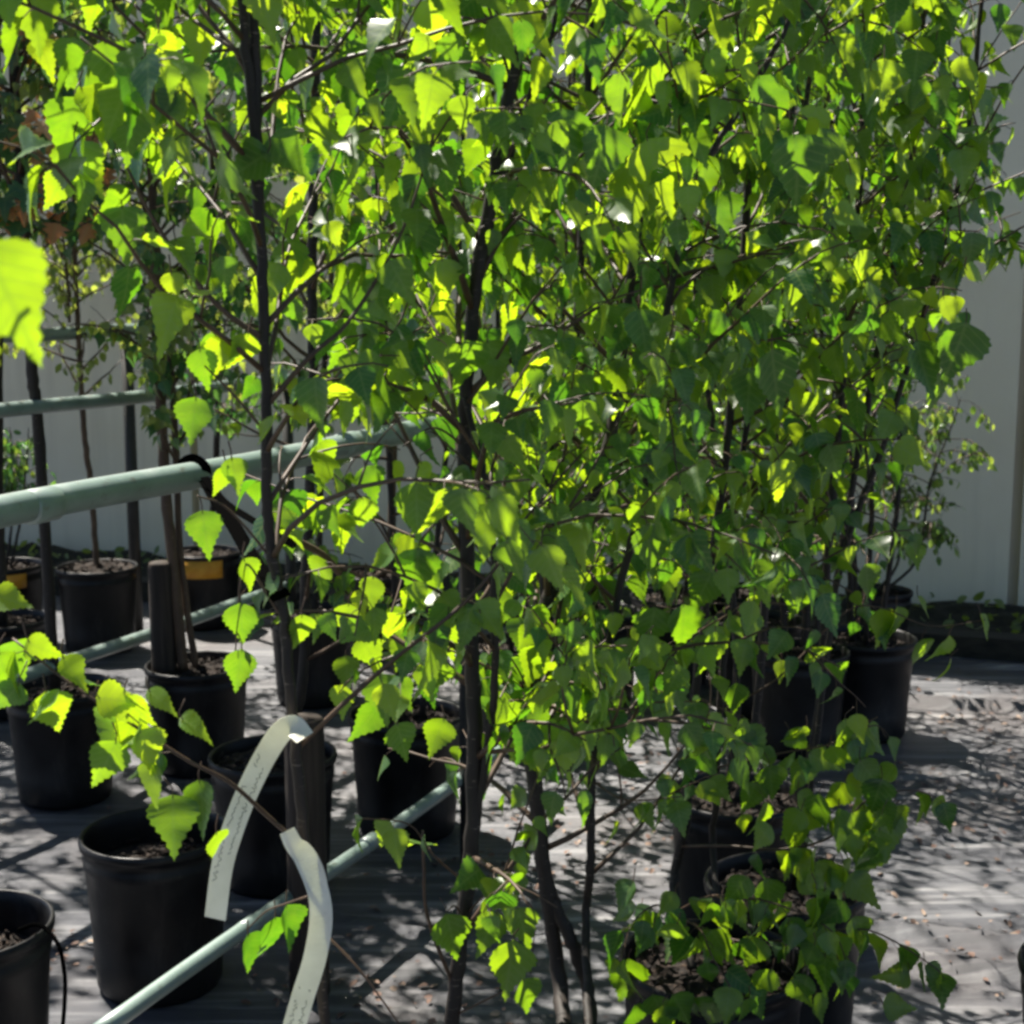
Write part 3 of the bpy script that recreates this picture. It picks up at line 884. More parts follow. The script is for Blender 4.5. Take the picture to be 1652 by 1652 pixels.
# 3  cut cane
T('cane', 'birch_tree', 'birch with a thick dark cane cut off at the top centre', 'tree',
  [S_([(728, 1652, 2.3), (745, 1500, 2.3), (761, 1350, 2.3), (765, 1150, 2.3), (758, 1000, 2.3), (750, 800, 2.3), (752, 640, 2.3), (768, 460, 2.3), (790, 330, 2.3), (815, 190, 2.3), (842, 62, 2.3)], 0.0135, 0.0092, P['cane']),
   ([at(750, 640, 2.29), at(775, 740, 2.26), at(793, 830, 2.25), at(797, 960, 2.25), at(799, 1080, 2.26), at(790, 1180, 2.28), at(768, 1330, 2.3)][::-1], [0.007, 0.0065, 0.006, 0.005]),
   ([at(770, 455, 2.3), at(800, 330, 2.34), at(850, 170, 2.38), at(905, 0, 2.4), at(960, -200, 2.42), at(980, -800, 2.45)], [0.006, 0.005, 0.004, 0.0035])],
  13, n_br=32, z0=0.6, z1=2.75, br=(0.42, 0.5), zones=OPEN_NEAR, tmean=0.52, group=BG, space=0.036, leaf=0.063,
  twigs=[([at(796, 290, 2.3), at(835, 225, 2.3), at(890, 150, 2.3)], 0.004, 0.002, 0.4),
         ([at(800, 925, 2.26), at(850, 840, 2.24), at(890, 800, 2.22)], 0.004, 0.002, 0.5),
         ([at(757, 1430, 2.3), at(700, 1380, 2.26), at(660, 1330, 2.24), at(585, 1320, 2.2)], 0.0022, 0.0012, 0.3),
         ([at(750, 1500, 2.3), at(790, 1462, 2.26), at(840, 1450, 2.22), at(862, 1480, 2.22), at(856, 1570, 2.25)], 0.0022, 0.001, 2),
         ([at(750, 1490, 2.3), at(735, 1462, 2.26), at(722, 1470, 2.24)], 0.002, 0.001, 2),
         ([at(735, 1600, 2.3), at(690, 1480, 2.26), at(684, 1400, 2.25), at(682, 1340, 2.24)], 0.0036, 0.0026, 2),
         ([at(730, 1640, 2.3), at(790, 1610, 2.26), at(830, 1590, 2.25)], 0.0022, 0.0015, 2),
         ([at(748, 1480, 2.3), at(790, 1440, 2.26), at(830, 1455, 2.22)], 0.002, 0.0012, 2),
         ([at(750, 720, 2.3), at(700, 690, 2.25), at(650, 720, 2.2)], 0.0022, 0.0012, 2)],
  heroes=[(730, 1515, 2.24, 105, 12, 10, .25), (785, 1510, 2.22, 95, -25, 20, .4), (845, 1500, 2.22, 90, 15, 15, .4), (820, 1560, 2.2, 115, -10, 15, .5), (850, 1610, 2.25, 80, 10, 30, .3),
          (672, 825, 2.15, 105, 0, 10, .35), (670, 890, 2.16, 80, 80, 20, .8), (672, 930, 2.16, 100, -4, 10, .15), (690, 770, 2.17, 60, 25, 50, .9), (600, 785, 2.18, 75, 20, 20, .15), (640, 770, 2.2, 60, 10, 60, .8),
          (678, 405, 2.2, 100, 5, 5, .1), (740, 120, 2.2, 90, 20, 8, .1), (720, 290, 2.2, 90, 10, 5, .1), (700, 350, 2.22, 75, 60, 20, .3), (700, 45, 2.2, 95, 12, 10, .95), (650, 180, 2.2, 90, -30, 35, .75), (590, 225, 2.2, 80, 15, 30, .95), (720, 460, 2.2, 90, 10, 30, .9),
          (860, 60, 2.25, 130, 25, 40, .95), (865, 130, 2.3, 80, -10, 45, .95), (930, 80, 2.3, 85, -20, 10, .85), (955, 380, 2.3, 75, -20, 10, .75), (910, 240, 2.25, 130, 5, 10, .15), (970, 260, 2.25, 120, -10, 20, .2),
          (600, 500, 2.2, 120, 25, 10, .15), (555, 560, 2.2, 100, -20, 30, .2), (755, 600, 2.2, 110, 5, 30, .2), (800, 590, 2.25, 90, 20, 30, .3), (960, 1100, 2.3, 85, 15, 10, .6), (905, 1200, 2.3, 100, -20, 20, .3), (880, 1170, 2.3, 90, 50, 30, .25), (810, 1160, 2.28, 80, 30, 40, .4),
          (620, 1130, 2.25, 95, 10, 10, .25), (700, 1100, 2.2, 90, -20, 20, .3), (650, 1200, 2.25, 80, 15, 20, .2), (590, 120, 2.1, 120, 5, 15, .15), (640, 160, 2.1, 110, -20, 15, .15), (560, 145, 2.15, 100, 10, 10, .1)])
# 4  forked stems
T('fork', 'birch_tree', 'birch with several dark forked stems right of the cut cane', 'tree',
  [S_([(905, 1600, 2.6), (882, 1440, 2.6), (870, 1330, 2.6), (855, 1180, 2.6), (862, 1050, 2.6), (900, 920, 2.6), (940, 840, 2.6), (985, 700, 2.62), (1010, 520, 2.65), (1035, 300, 2.67), (1060, 60, 2.7), (1080, -160, 2.7), (1090, -600, 2.7)], 0.0145, 0.006, P['fork'] + np.array([-0.01, 0, 0])),
   S_([(952, 1620, 2.6), (930, 1540, 2.6), (900, 1470, 2.6), (882, 1420, 2.61), (868, 1300, 2.64), (862, 1180, 2.67), (880, 1000, 2.7), (878, 800, 2.7), (905, 660, 2.7), (928, 540, 2.7), (940, 350, 2.72), (950, 100, 2.72), (955, -150, 2.72)], 0.0125, 0.006, P['fork'] + np.array([0.02, 0.01, 0])),
   S_([(945, 1500, 2.6), (952, 1400, 2.58), (955, 1250, 2.56), (968, 1120, 2.55), (1000, 950, 2.55), (1040, 780, 2.55), (1075, 500, 2.55), (1130, 285, 2.55), (1200, 165, 2.55), (1262, 55, 2.55), (1330, -120, 2.55)], 0.008, 0.004, P['fork'] + np.array([0.03, -0.01, 0]))],
  14, n_br=28, z0=0.6, z1=2.75, br=(0.5, 0.45), zones=OPEN_NEAR, tmean=0.52, group=BG, space=0.036, leaf=0.063,
  twigs=[([at(955, 1260, 2.56), at(1010, 1290, 2.5), at(1100, 1285, 2.48)], 0.002, 0.001, 0.4)],
  heroes=[(860, 1075, 2.52, 85, -20, 15, 0.50), (890, 1120, 2.64, 70, -25, 0, 0.15), (920, 1060, 2.52, 70, 5, 30, 0.15), (935, 1150, 2.40, 85, 0, 15, 0.50), (960, 1190, 2.72, 90, -25, 20, 0.45), (985, 1080, 2.44, 95, 10, -5, 0.40), (880, 1230, 2.44, 80, -15, 40, 0.35), (925, 1215, 2.56, 80, -35, 40, 0.35), (840, 1200, 2.64, 70, -25, -10, 0.55), (860, 1000, 2.40, 70, -25, 30, 0.25), (790, 1120, 2.72, 90, 25, 40, 0.15), (985, 1150, 2.72, 75, 10, 25, 0.50), (910, 990, 2.68, 80, -25, 10, 0.45), (1010, 1060, 2.52, 70, -5, 0, 0.55), (600, 960, 2.52, 70, -5, -10, 0.45), (560, 1010, 2.68, 80, -5, 0, 0.55), (640, 1010, 2.40, 70, 25, 40, 0.35), (690, 960, 2.52, 70, -15, 20, 0.35), (560, 1090, 2.64, 70, 5, 0, 0.45), (600, 1060, 2.56, 80, 25, -10, 0.45), (650, 1120, 2.40, 70, 25, 0, 0.25), (590, 1170, 2.72, 90, -35, 30, 0.15), (705, 1190, 2.60, 75, -20, 5, 0.40), (720, 1040, 2.60, 90, 15, -10, 0.55), (830, 1090, 2.64, 70, -25, 30, 0.15), (850, 930, 2.56, 80, 15, 10, 0.55), (800, 990, 2.48, 90, -5, 0, 0.35), (940, 960, 2.68, 80, -35, 10, 0.35), (1130, 960, 2.60, 90, -25, 0, 0.25), (1150, 1060, 2.48, 90, -5, 40, 0.45), (1210, 1020, 2.56, 80, -5, 40, 0.35), (1090, 1120, 2.48, 90, 15, 40, 0.15), (1230, 940, 2.44, 80, -25, 20, 0.15), (1190, 900, 2.60, 90, 25, 0, 0.55), (1085, 770, 2.4, 130, 20, 5, .12), (1060, 720, 2.4, 110, -30, 15, .12), (1040, 545, 2.35, 100, 10, 10, .12), (1310, 210, 2.3, 85, -10, 15, .95), (1290, 275, 2.2, 120, 10, 8, .15), (1330, 250, 2.25, 90, -20, 15, .3), (1260, 260, 2.3, 110, 15, 15, .2),
          (1065, 290, 2.3, 140, 20, 15, .9), (1020, 320, 2.35, 110, 10, 20, .7), (1215, 105, 2.4, 80, 25, 15, .9), (1235, 30, 2.4, 100, 0, 15, .8), (1050, 140, 2.3, 170, 3, 55, .5), (1130, 170, 2.3, 100, 5, 25, .75), (1160, 120, 2.3, 85, 30, 30, .5), (1240, 180, 2.3, 120, 20, 20, .15),
          (1265, 780, 2.5, 85, 15, 20, .85), (1170, 605, 2.5, 75, 40, 20, .8), (1250, 620, 2.4, 130, 10, 10, .15), (1205, 640, 2.45, 100, -10, 20, .2), (1310, 410, 2.5, 60, 80, 15, .95), (1375, 350, 2.5, 65, 80, 20, .95), (1380, 300, 2.5, 50, 20, 20, .8), (1400, 140, 2.4, 60, -10, 10, .8), (1425, 130, 2.5, 70, 0, 10, .7), (1555, 125, 2.5, 70, 10, 15, .9),
          (1530, 505, 2.6, 60, 20, 12, .85), (1580, 440, 2.6, 55, 80, 20, .9), (1105, 1020, 2.5, 100, 5, 10, .2), (1050, 1020, 2.5, 90, -8, 10, .2), (1040, 830, 2.5, 90, -35, 10, .4), (1050, 890, 2.5, 100, 10, 10, .2), (990, 1010, 2.5, 50, 5, 10, .9), (1140, 290, 2.4, 90, 0, 40, .3), (1165, 350, 2.4, 90, 10, 30, .15)])
# 5  front right pot
T('low', 'birch_tree', 'birch in the large front right pot, low sprays drooping to the right', 'tree',
  [S_([(1088, 1430, 3.0), (1105, 1330, 3.0), (1112, 1220, 3.0), (1125, 1080, 3.0), (1150, 900, 3.0), (1180, 650, 3.0), (1205, 330, 3.0), (1225, 0, 3.0), (1235, -200, 3.0), (1240, -500, 3.0)], 0.0105, 0.006, P['rightB'] + np.array([-0.04, 0, 0])),
   S_([(1150, 1380, 3.0), (1155, 1290, 3.0), (1160, 1150, 3.0), (1175, 980, 3.0), (1200, 720, 3.02), (1260, 400, 3.05), (1310, 100, 3.05), (1340, -150, 3.05)], 0.0075, 0.005, P['rightB'] + np.array([0.03, 0.02, 0]))],
  15, n_br=26, z0=0.98, z1=2.85, br=(0.55, 0.45), zones=OPEN_NEAR, tmean=0.5, group=BG, space=0.036, leaf=0.075,
  twigs=[([at(1100, 1365, 3.0), at(1180, 1365, 2.92), at(1260, 1370, 2.88), at(1340, 1350, 2.85), at(1400, 1290, 2.85), at(1470, 1275, 2.85), at(1520, 1290, 2.86)], 0.0034, 0.0014, 0.25),
         ([at(1092, 1470, 2.95), at(1150, 1445, 2.7), at(1240, 1455, 2.56), at(1340, 1500, 2.54), at(1370, 1570, 2.54)], 0.0028, 0.001, 0.3),
         ([at(1090, 1475, 2.95), at(1060, 1460, 2.7), at(1020, 1490, 2.56), at(1000, 1560, 2.54)], 0.0026, 0.001, 0.3),
         ([at(1095, 1480, 2.9), at(1130, 1500, 2.65), at(1150, 1545, 2.54), at(1190, 1610, 2.53)], 0.0026, 0.001, 0.3),
         ([at(1112, 1250, 3.0), at(1190, 1230, 2.92), at(1260, 1215, 2.88), at(1340, 1200, 2.86), at(1410, 1170, 2.86), at(1430, 1190, 2.86)], 0.003, 0.0012, 0.25),
         ([at(1092, 1480, 2.98), at(1200, 1520, 2.8), at(1300, 1510, 2.74), at(1400, 1500, 2.7), at(1500, 1555, 2.7), at(1525, 1580, 2.7)], 0.003, 0.0012, 0.25),
         ([at(1160, 1150, 3.0), at(1260, 1090, 2.96), at(1360, 990, 2.95), at(1420, 980, 2.95), at(1500, 1010, 2.95), at(1590, 1000, 2.95)], 0.0026, 0.001, 2)],
  heroes=[(1075, 1461, 2.54, 59, -34, -5, 0.46), (1293, 1600, 2.53, 71, -17, -31, 0.10), (1067, 1634, 2.56, 79, 24, -28, 0.19), (1226, 1593, 2.56, 81, -33, 16, 0.35), (1179, 1477, 2.54, 57, 34, 45, 0.30), (1100, 1630, 2.55, 81, 27, 5, 0.24), (1215, 1530, 2.53, 64, 25, -45, 0.07), (1226, 1498, 2.55, 69, -12, 59, 0.14), (1143, 1482, 2.55, 63, -11, 32, 0.19), (1200, 1629, 2.53, 56, -21, 34, 0.33), (1076, 1509, 2.53, 68, -36, 26, 0.45), (1352, 1594, 2.57, 55, -16, 56, 0.40), (1143, 1638, 2.55, 79, -16, -28, 0.25), (1037, 1520, 2.57, 64, -39, -45, 0.13), (1286, 1516, 2.53, 57, 38, -3, 0.14), (1007, 1451, 2.53, 75, -28, -45, 0.27), (1080, 1649, 2.53, 70, 21, -4, 0.49), (1168, 1490, 2.54, 56, -6, -22, 0.45), (1304, 1544, 2.52, 62, -20, -27, 0.15), (1319, 1469, 2.52, 82, 5, 58, 0.23), (1331, 1577, 2.56, 77, 0, -39, 0.14), (1321, 1628, 2.57, 65, 12, 37, 0.34), (1298, 1550, 2.55, 75, -18, 51, 0.48), (1013, 1643, 2.57, 75, -36, 48, 0.11), (1357, 1580, 2.52, 60, 10, 12, 0.39), (1342, 1485, 2.52, 82, -38, 46, 0.10), (1296, 1604, 2.56, 71, 30, -27, 0.35), (1112, 1627, 2.56, 69, 2, -47, 0.07), (1213, 1542, 2.56, 73, -28, -10, 0.40), (1186, 1442, 2.56, 79, -33, 9, 0.22), (1288, 1505, 2.53, 69, 37, -39, 0.10), (1224, 1625, 2.55, 68, 28, 35, 0.08), (1324, 1481, 2.54, 80, -6, 37, 0.13), (1321, 1477, 2.53, 69, -12, 9, 0.46), (1364, 1191, 2.81, 71, 3, 28, 0.37), (1199, 1251, 2.88, 65, 29, 58, 0.44), (1355, 1342, 2.81, 82, 2, 50, 0.27), (1405, 1386, 2.85, 68, -27, 34, 0.30), (1352, 1223, 2.78, 59, 32, -30, 0.60), (1276, 1333, 2.82, 73, -31, -5, 0.61), (1226, 1353, 2.81, 64, -37, -47, 0.62), (1395, 1390, 2.87, 83, -25, 14, 0.37), (1329, 1424, 2.87, 84, -29, 21, 0.47), (1373, 1344, 2.88, 64, 43, -5, 0.43), (1413, 1365, 2.81, 61, -10, 18, 0.65), (1413, 1290, 2.82, 79, -14, -4, 0.11), (1227, 1325, 2.86, 73, -7, 54, 0.44), (1220, 1206, 2.90, 84, 42, 16, 0.27), (1203, 1254, 2.80, 82, 40, 35, 0.18), (1241, 1264, 2.89, 59, 31, 24, 0.40), (1429, 1255, 2.84, 59, -31, -46, 0.27), (1211, 1205, 2.90, 63, 40, 27, 0.50), (1350, 1428, 2.88, 76, 10, 26, 0.50), (1323, 1315, 2.79, 80, 3, -42, 0.19), (1407, 1254, 2.82, 75, 37, -13, 0.31), (1290, 1197, 2.88, 55, 46, -33, 0.19), (1400, 1395, 2.80, 71, 2, 29, 0.20), (1394, 1439, 2.86, 82, 44, -8, 0.57), (1396, 1336, 2.78, 73, 42, -16, 0.46), (1413, 1340, 2.77, 73, -16, 44, 0.46), (1245, 1265, 2.86, 75, 10, 8, .25), (1210, 1290, 2.87, 70, -15, 15, .25), (1290, 1255, 2.86, 75, -20, 12, .3), (1375, 1210, 2.86, 75, -35, 8, .4), (1330, 1230, 2.86, 65, 60, 15, .5), (1345, 1290, 2.86, 75, -40, 20, .6), (1310, 1330, 2.86, 75, -15, 20, .55),
          (1395, 1268, 2.85, 70, 85, 40, .85), (1360, 1345, 2.85, 75, 10, 10, .5), (1390, 1350, 2.85, 85, -5, 12, .55), (1430, 1350, 2.85, 95, -15, 12, .55), (1455, 1330, 2.85, 75, 25, 15, .5), (1285, 1360, 2.86, 70, 10, 10, .5), (1290, 1400, 2.86, 75, 15, 20, .6), (1310, 1430, 2.86, 60, 65, 30, .7), (1370, 1410, 2.86, 55, 30, 60, .7),
          (1520, 1305, 2.85, 50, 60, 15, .85), (1200, 1330, 2.86, 40, 10, 20, .9), (1270, 1400, 2.85, 60, -5, 15, .7), (1240, 1455, 2.8, 90, 5, 10, .25), (1300, 1300, 2.86, 60, 30, 40, .5), (1415, 1185, 2.86, 45, 50, 60, .7),
          (1285, 1190, 2.87, 55, -40, 60, .6), (1385, 1510, 2.7, 75, 15, 20, .45), (1440, 1575, 2.7, 65, -80, 20, .7), (1450, 1625, 2.7, 65, 80, 25, .6), (1510, 1580, 2.7, 70, 40, 40, .35), (1360, 1570, 2.7, 60, 10, 30, .5), (1325, 1540, 2.72, 80, 5, 15, .25), (1250, 1620, 2.74, 70, -10, 20, .2),
          (1190, 1480, 2.8, 65, 20, 30, .4), (1230, 1495, 2.8, 60, -5, 40, .5), (1150, 1565, 2.8, 60, 10, 10, .2), (1010, 1590, 2.7, 105, -5, 10, .25), (1045, 1500, 2.78, 65, 25, 30, .3),
          (1490, 1060, 2.95, 70, 10, 20, .4), (1515, 1050, 2.95, 65, -30, 50, .75), (1425, 1015, 2.95, 75, 5, 25, .8), (1445, 1010, 2.95, 70, 0, 50, .5), (1530, 1085, 2.95, 50, 0, 60, .6), (1588, 1012, 2.95, 50, 20, 60, .6), (1290, 975, 2.95, 75, 0, 10, .25), (1400, 940, 2.95, 70, 10, 20, .3), (1260, 1085, 2.96, 45, 0, 15, .85), (1185, 1130, 2.97, 70, 0, 10, .2), (1490, 980, 2.95, 45, 30, 60, .6),
          (1375, 900, 2.95, 45, 20, 20, .8), (1540, 575, 2.6, 120, -15, 10, .15), (1490, 600, 2.65, 110, 15, 15, .15), (1510, 640, 2.7, 80, 0, 30, .3)])
T('lowB', 'birch_tree', 'leafy birch in the pot behind the large front right pot', 'tree',
  [S_([(1215, 1200, 3.72), (1235, 950, 3.72), (1255, 600, 3.72), (1275, 250, 3.72), (1290, -150, 3.72)], 0.011, 0.006, P['rightA']),
   S_([(1190, 1100, 3.75), (1165, 800, 3.78), (1120, 450, 3.8), (1080, 0, 3.82)], 0.010, 0.005, P['rightA'] + np.array([-0.03, 0.01, 0]))],
  16, n_br=24, z0=0.95, z1=2.9, br=(0.6, 0.45), zones=OPEN_NEAR, tmean=0.5, group=BG, leaf=0.072)
T('lowC', 'birch_tree', 'birch rising from the shaded pot between front right pot and sunlit fabric', 'tree',
  [S_([(1320, 1150, 3.25), (1335, 900, 3.25), (1360, 600, 3.25), (1390, 250, 3.25), (1400, -150, 3.25)], 0.010, 0.005, P['rightC']),
   S_([(1350, 950, 3.2), (1430, 700, 3.2), (1520, 400, 3.2), (1570, 150, 3.2), (1590, -150, 3.2)], 0.007, 0.004, P['rightC'] + np.array([0.03, 0.0, 0])),
   S_([(1355, 900, 3.3), (1410, 600, 3.3), (1470, 250, 3.3), (1500, -100, 3.3)], 0.008, 0.004, P['rightC'] + np.array([0.02, 0.02, 0]))],
  17, n_br=22, z0=1.0, z1=2.8, br=(0.5, 0.4), zones=OPEN_NEAR, tmean=0.5, group=BG, leaf=0.07)
# back rows on the right
def clump(key, p, label, seed, ns=3, spread=0.25, z0=0.45, z1=2.95, br=(0.55, 0.42), n_br=15, leaf=0.066, lean=(0, 0), d0=0.011, hi=3.5, **kw):
    r_ = np.random.default_rng(seed)
    st = []
    for k in range(ns):
        a = k / ns * 6.28 + r_.uniform(-0.5, 0.5)
        b0 = np.array([p[0] + 0.05 * math.cos(a), p[1] + 0.05 * math.sin(a), soil_z])
        o = np.array([math.cos(a), math.sin(a), 0]) * spread * r_.uniform(0.5, 1.2)
        pts = [b0, b0 + o * 0.25 + UP * 0.5, b0 + o * 0.55 + UP * 1.2 + np.array([lean[0] * .5, lean[1] * .5, 0]) + r_.normal(size=3) * 0.02, b0 + o * 0.85 + UP * 2.0 + r_.normal(size=3) * 0.03 + np.array([lean[0], lean[1], 0]), b0 + o * 1.1 + UP * hi + np.array([lean[0], lean[1], 0]) * 1.2]
        st.append((pts, [d0, d0 * 0.85, d0 * 0.6, d0 * 0.3]))
    kw.setdefault('group', BG); kw.setdefault('zones', OPEN_NEAR)
    return T(key, 'birch_tree', label, 'tree', st, seed, n_br=n_br, z0=z0, z1=z1, br=br, leaf=leaf, **kw)
clump('rearB', P['rearB'], 'clump birch in the rearmost right pot, outermost against the wall', 21, ns=4, n_br=24, br=(0.55, 0.5))
clump('rearA', P['rearA'], 'clump birch left of the outermost right one, stems crowded in its pot', 22, ns=4, n_br=24)
clump('midD', P['midD'], 'birch clump in the back row, second from the right', 23, ns=3, n_br=24)
clump('midC', P['midC'], 'birch clump in the back row, third from the right', 24, ns=3, n_br=24)
clump('midB', P['midB'], 'birch clump over the far edge of the pale ground patch', 25, ns=3, n_br=24)
clump('midA', P['midA'], 'birch clump directly behind the cut cane, mostly in shade', 26, ns=3, n_br=24)
clump('birchrow', P['birchrow'], 'bushy birch in the pot behind the lower green rail', 27, ns=3, n_br=26, z0=0.42, z1=3.3, br=(0.36, 0.5), space=0.03, tmean=0.35, zones=[(380, 690, 500, 780, 0.2), (530, 680, 745, 760, 0.2), (580, 760, 640, 960, 0.3), (340, 1000, 540, 1700, 0.0), (600, 1330, 760, 1700, 0.1)])
# pale small leaved shrub by the wall on the right
sp = at_d(1418, 6.6, 0)
P['shrub'] = pot(1418, 6.6, 'black pot of the pale small leaved shrub, shaded at the wall foot', R=0.15, H=0.32)
r_ = np.random.default_rng(44)
T('shrub', 'leafy_shrub', 'pale small leaved shrub against the wall at right', 'shrub',
  [([np.array([sp[0], sp[1], 0.3]), at(1480, 900, 6.6), at(1500, 780, 6.55), at(1535, 690, 6.5), at(1550, 640, 6.5)], [0.008, 0.006, 0.004, 0.002]),
   ([np.array([sp[0] - .03, sp[1], 0.3]), at(1450, 900, 6.6), at(1440, 780, 6.6), at(1435, 640, 6.6)], [0.008, 0.006, 0.004, 0.002])],
  44, n_br=26, z0=0.5, z1=1.35, br=(0.26, 0.22), leaf=0.046, space=0.022, kind='oval', mat='shrub_leaf', zones=[(1605, -50, 1700, 1200, 0)], tmean=0.7, incl=(0, 50), grav=0.6)
# left rows: other young trees, then added shade trees
T('maple', 'maple_tree', 'dark young tree at the left edge with tan and orange leaves', 'tree',
  [S_([(64, 720, 4.72), (52, 600, 4.7), (43, 470, 4.7), (36, 350, 4.7), (25, 150, 4.7), (15, -100, 4.7)], 0.019, 0.013, P['leftmid'] + np.array([-0.02, 0, 0]), (0, 0, 1.0))],
  31, n_br=46, z0=1.7, z1=3.2, br=(0.40, 0.55), leaf=0.075, space=0.035, kind='lobed', mat='dark_leaf', mat2=('tan_leaf', 0.42), zones=[(60, 380, 400, 1200, 0.05), (-100, 400, 60, 1200, 0.05)], tmean=0.3)
T('sapling', 'young_sapling', 'sparse sapling with yellowish leaves in the pot of sunlit chips', 'tree',
  [S_([(148, 800, 6.75), (136, 700, 6.75), (130, 600, 6.75), (122, 450, 6.75), (118, 300, 6.75), (110, 100, 6.75), (108, -150, 6.75)], 0.014, 0.006, P['soilpot']),
   ([at(112, 520, 6.75), at(108, 440, 6.75), at(96, 330, 6.75)], [0.007, 0.006, 0.004])],
  32, n_br=52, z0=1.15, z1=3.2, br=(0.4, 0.5), leaf=0.05, space=0.034, kind='oval', mat='olive_leaf', bark='brown_bark', tmean=0.6, zones=[(180, 560, 400, 900, 0.2), (-50, 600, 110, 900, 0.1)], sub=2)
T('brown', 'young_tree', 'brown stemmed young tree behind the short grey timber post', 'tree',
  [S_([(284, 960, 5.05), (268, 800, 5.05), (260, 650, 5.05), (254, 500, 5.05), (246, 300, 5.05), (238, 50, 5.05), (232, -150, 5.05)], 0.019, 0.013, P['stubpot'] + np.array([-0.05, 0, 0]), (0, 0, 1.0)),
   S_([(292, 900, 5.08), (282, 700, 5.1), (274, 560, 5.1), (262, 430, 5.1), (215, 270, 5.1), (190, 100, 5.1)], 0.012, 0.008, P['stubpot'] + np.array([-0.01, 0.02, 0]))],
  33, n_br=60, z0=1.0, z1=3.3, br=(0.38, 0.6), leaf=0.058, space=0.028, kind='birch', mat='dark_leaf', mat2=('olive_leaf', 0.45), bark='brown_bark', tmean=0.4, zones=[(-60, 560, 205, 1200, 0.08), (60, 720, 420, 1200, 0.0), (60, 400, 200, 600, 0.5)])
T('bush', 'small_shrub', 'small dark round shrub in the orange banded pot at the left edge', 'shrub',
  [([np.array([P['orangeB'][0] + 0.02 * k, P['orangeB'][1], 0.34]), at(20 + 14 * k, 830, 6.9), at(18 + 26 * k, 730, 6.9), at(16 + 30 * k, 690, 6.9)], [0.007, 0.006, 0.004, 0.002]) for k in (-1, 0, 1)],
  34, n_br=16, z0=0.6, z1=0.98, br=(0.16, 0.1), leaf=0.045, space=0.022, kind='oval', mat='dark_leaf', mat2=('shrub_leaf', 0.2), zones=[(-60, 810, 300, 1200, 0)], incl=(-10, 60), grav=0.2)
T('farA', 'birch_tree', 'slender birch in the shaded pot between the two front stems', 'tree',
  [S_([(515, 900, 5.9), (520, 650, 5.9), (540, 350, 5.9), (545, 0, 5.9), (548, -150, 5.9)], 0.013, 0.008, P['farA'])], 35, n_br=40, z0=1.15, z1=3.2, br=(0.5, 0.4), leaf=0.06, space=0.045, kind='birch', mat='olive_leaf', tmean=0.5, zones=OPEN_NEAR, group=BG)
T('farB', 'young_tree', 'reddish brown stemmed young tree at the wall end of the left rows', 'tree',
  [S_([(628, 900, 6.7), (634, 760, 6.7), (638, 600, 6.7), (632, 400, 6.7), (640, 100, 6.7), (645, -100, 6.7)], 0.02, 0.012, P['farB'])], 36, n_br=40, z0=1.2, z1=3.0, br=(0.5, 0.4), leaf=0.055, space=0.045, kind='oval', mat='olive_leaf', mat2=('tan_leaf', 0.06), bark='brown_bark', tmean=0.5, zones=OPEN_NEAR)
T('orangeA', 'young_tree', 'dark leaved young tree in the orange banded pot past the straps', 'tree',
  [S_([(345, 800, 7.25), (352, 600, 7.25), (345, 350, 7.25), (340, 50, 7.25), (338, -100, 7.25)], 0.016, 0.010, P['orangeA'])], 37, n_br=48, z0=1.0, z1=3.4, br=(0.55, 0.5), leaf=0.055, space=0.022, kind='oval', mat='dark_leaf', mat2=('shrub_leaf', 0.55), tmean=0.5, zones=[(60, 480, 215, 1200, 0.1), (200, 700, 470, 1200, 0.0), (250, 310, 340, 430, 0.1)])  # paler shrub leaves mixed in to stand for glints of light
T('leftfar', 'tall_tree', 'tall thin tree in the shaded pot at the left edge behind the tan leaved one', 'tree',
  [S_([(-2, 800, 5.75), (-4, 500, 5.75), (-6, 200, 5.75), (-8, -120, 5.75)], 0.019, 0.014, P['leftfar'], (0, 0, 1.2))],
  55, n_br=46, z0=2.3, z1=4.1, br=(0.6, 0.75), leaf=0.075, space=0.032, mat='dark_leaf', mat2=('olive_leaf', 0.3), tmean=0.4, zones=[(-100, 250, 600, 1300, 0.0)])  # tree added so that its high crown shades the left ground
P['outA'] = pot(-330, 6.3, 'black pot of an added shade tree beyond the left edge, nearest the wall end of the racks')
P['outB'] = pot(-420, 5.2, 'black pot of an added shade tree beyond the left edge beside the middle rack')
P['outC'] = pot(-260, 7.6, 'black pot of an added shade tree beyond the left edge at the wall foot')
for key_, sd_, lb_ in (('outA', 51, 'tall dark leaved tree just beyond the left edge, middle of three'), ('outB', 52, 'tall dark leaved tree just beyond the left edge, nearest of three'), ('outC', 53, 'tall dark leaved tree just beyond the left edge, farthest of three')):  # three trees added to cast shade on the ground at left
    clump(key_, P[key_], lb_, sd_, ns=3, z0=1.5, z1=4.0, br=(0.65, 0.65), n_br=20, leaf=0.085, mat='dark_leaf', mat2=('olive_leaf', 0.4), zones=[(60, 350, 500, 1300, 0.0), (-100, 400, 60, 1300, 0.05)], spread=0.45, d0=0.018, hi=4.4, group='added shade trees beyond the left edge')
# branch reaching in from the left, very close
b0 = at(-330, 900, 0.98)
T('left', 'birch_tree', 'birch just outside the left edge, its big bright leaf very close', 'tree',
  [([np.array([b0[0], b0[1], 0.0]), b0, at(-330, 300, 0.98), at(-320, -400, 0.98)], [0.011, 0.009, 0.008, 0.006])],
  41, n_br=0, z0=1.7, z1=2.2, group=BG,
  twigs=[([at(-330, 520, 0.98), at(-200, 430, 0.97), at(-60, 380, 0.96), at(10, 375, 0.95)], 0.003, 0.0012, 2)],
  heroes=[(20, 492, 0.92, 225, 22, 10, .55), (-60, 540, 0.95, 220, -10, 25, .7), (-50, 610, 0.97, 170, 20, 20, .7)])

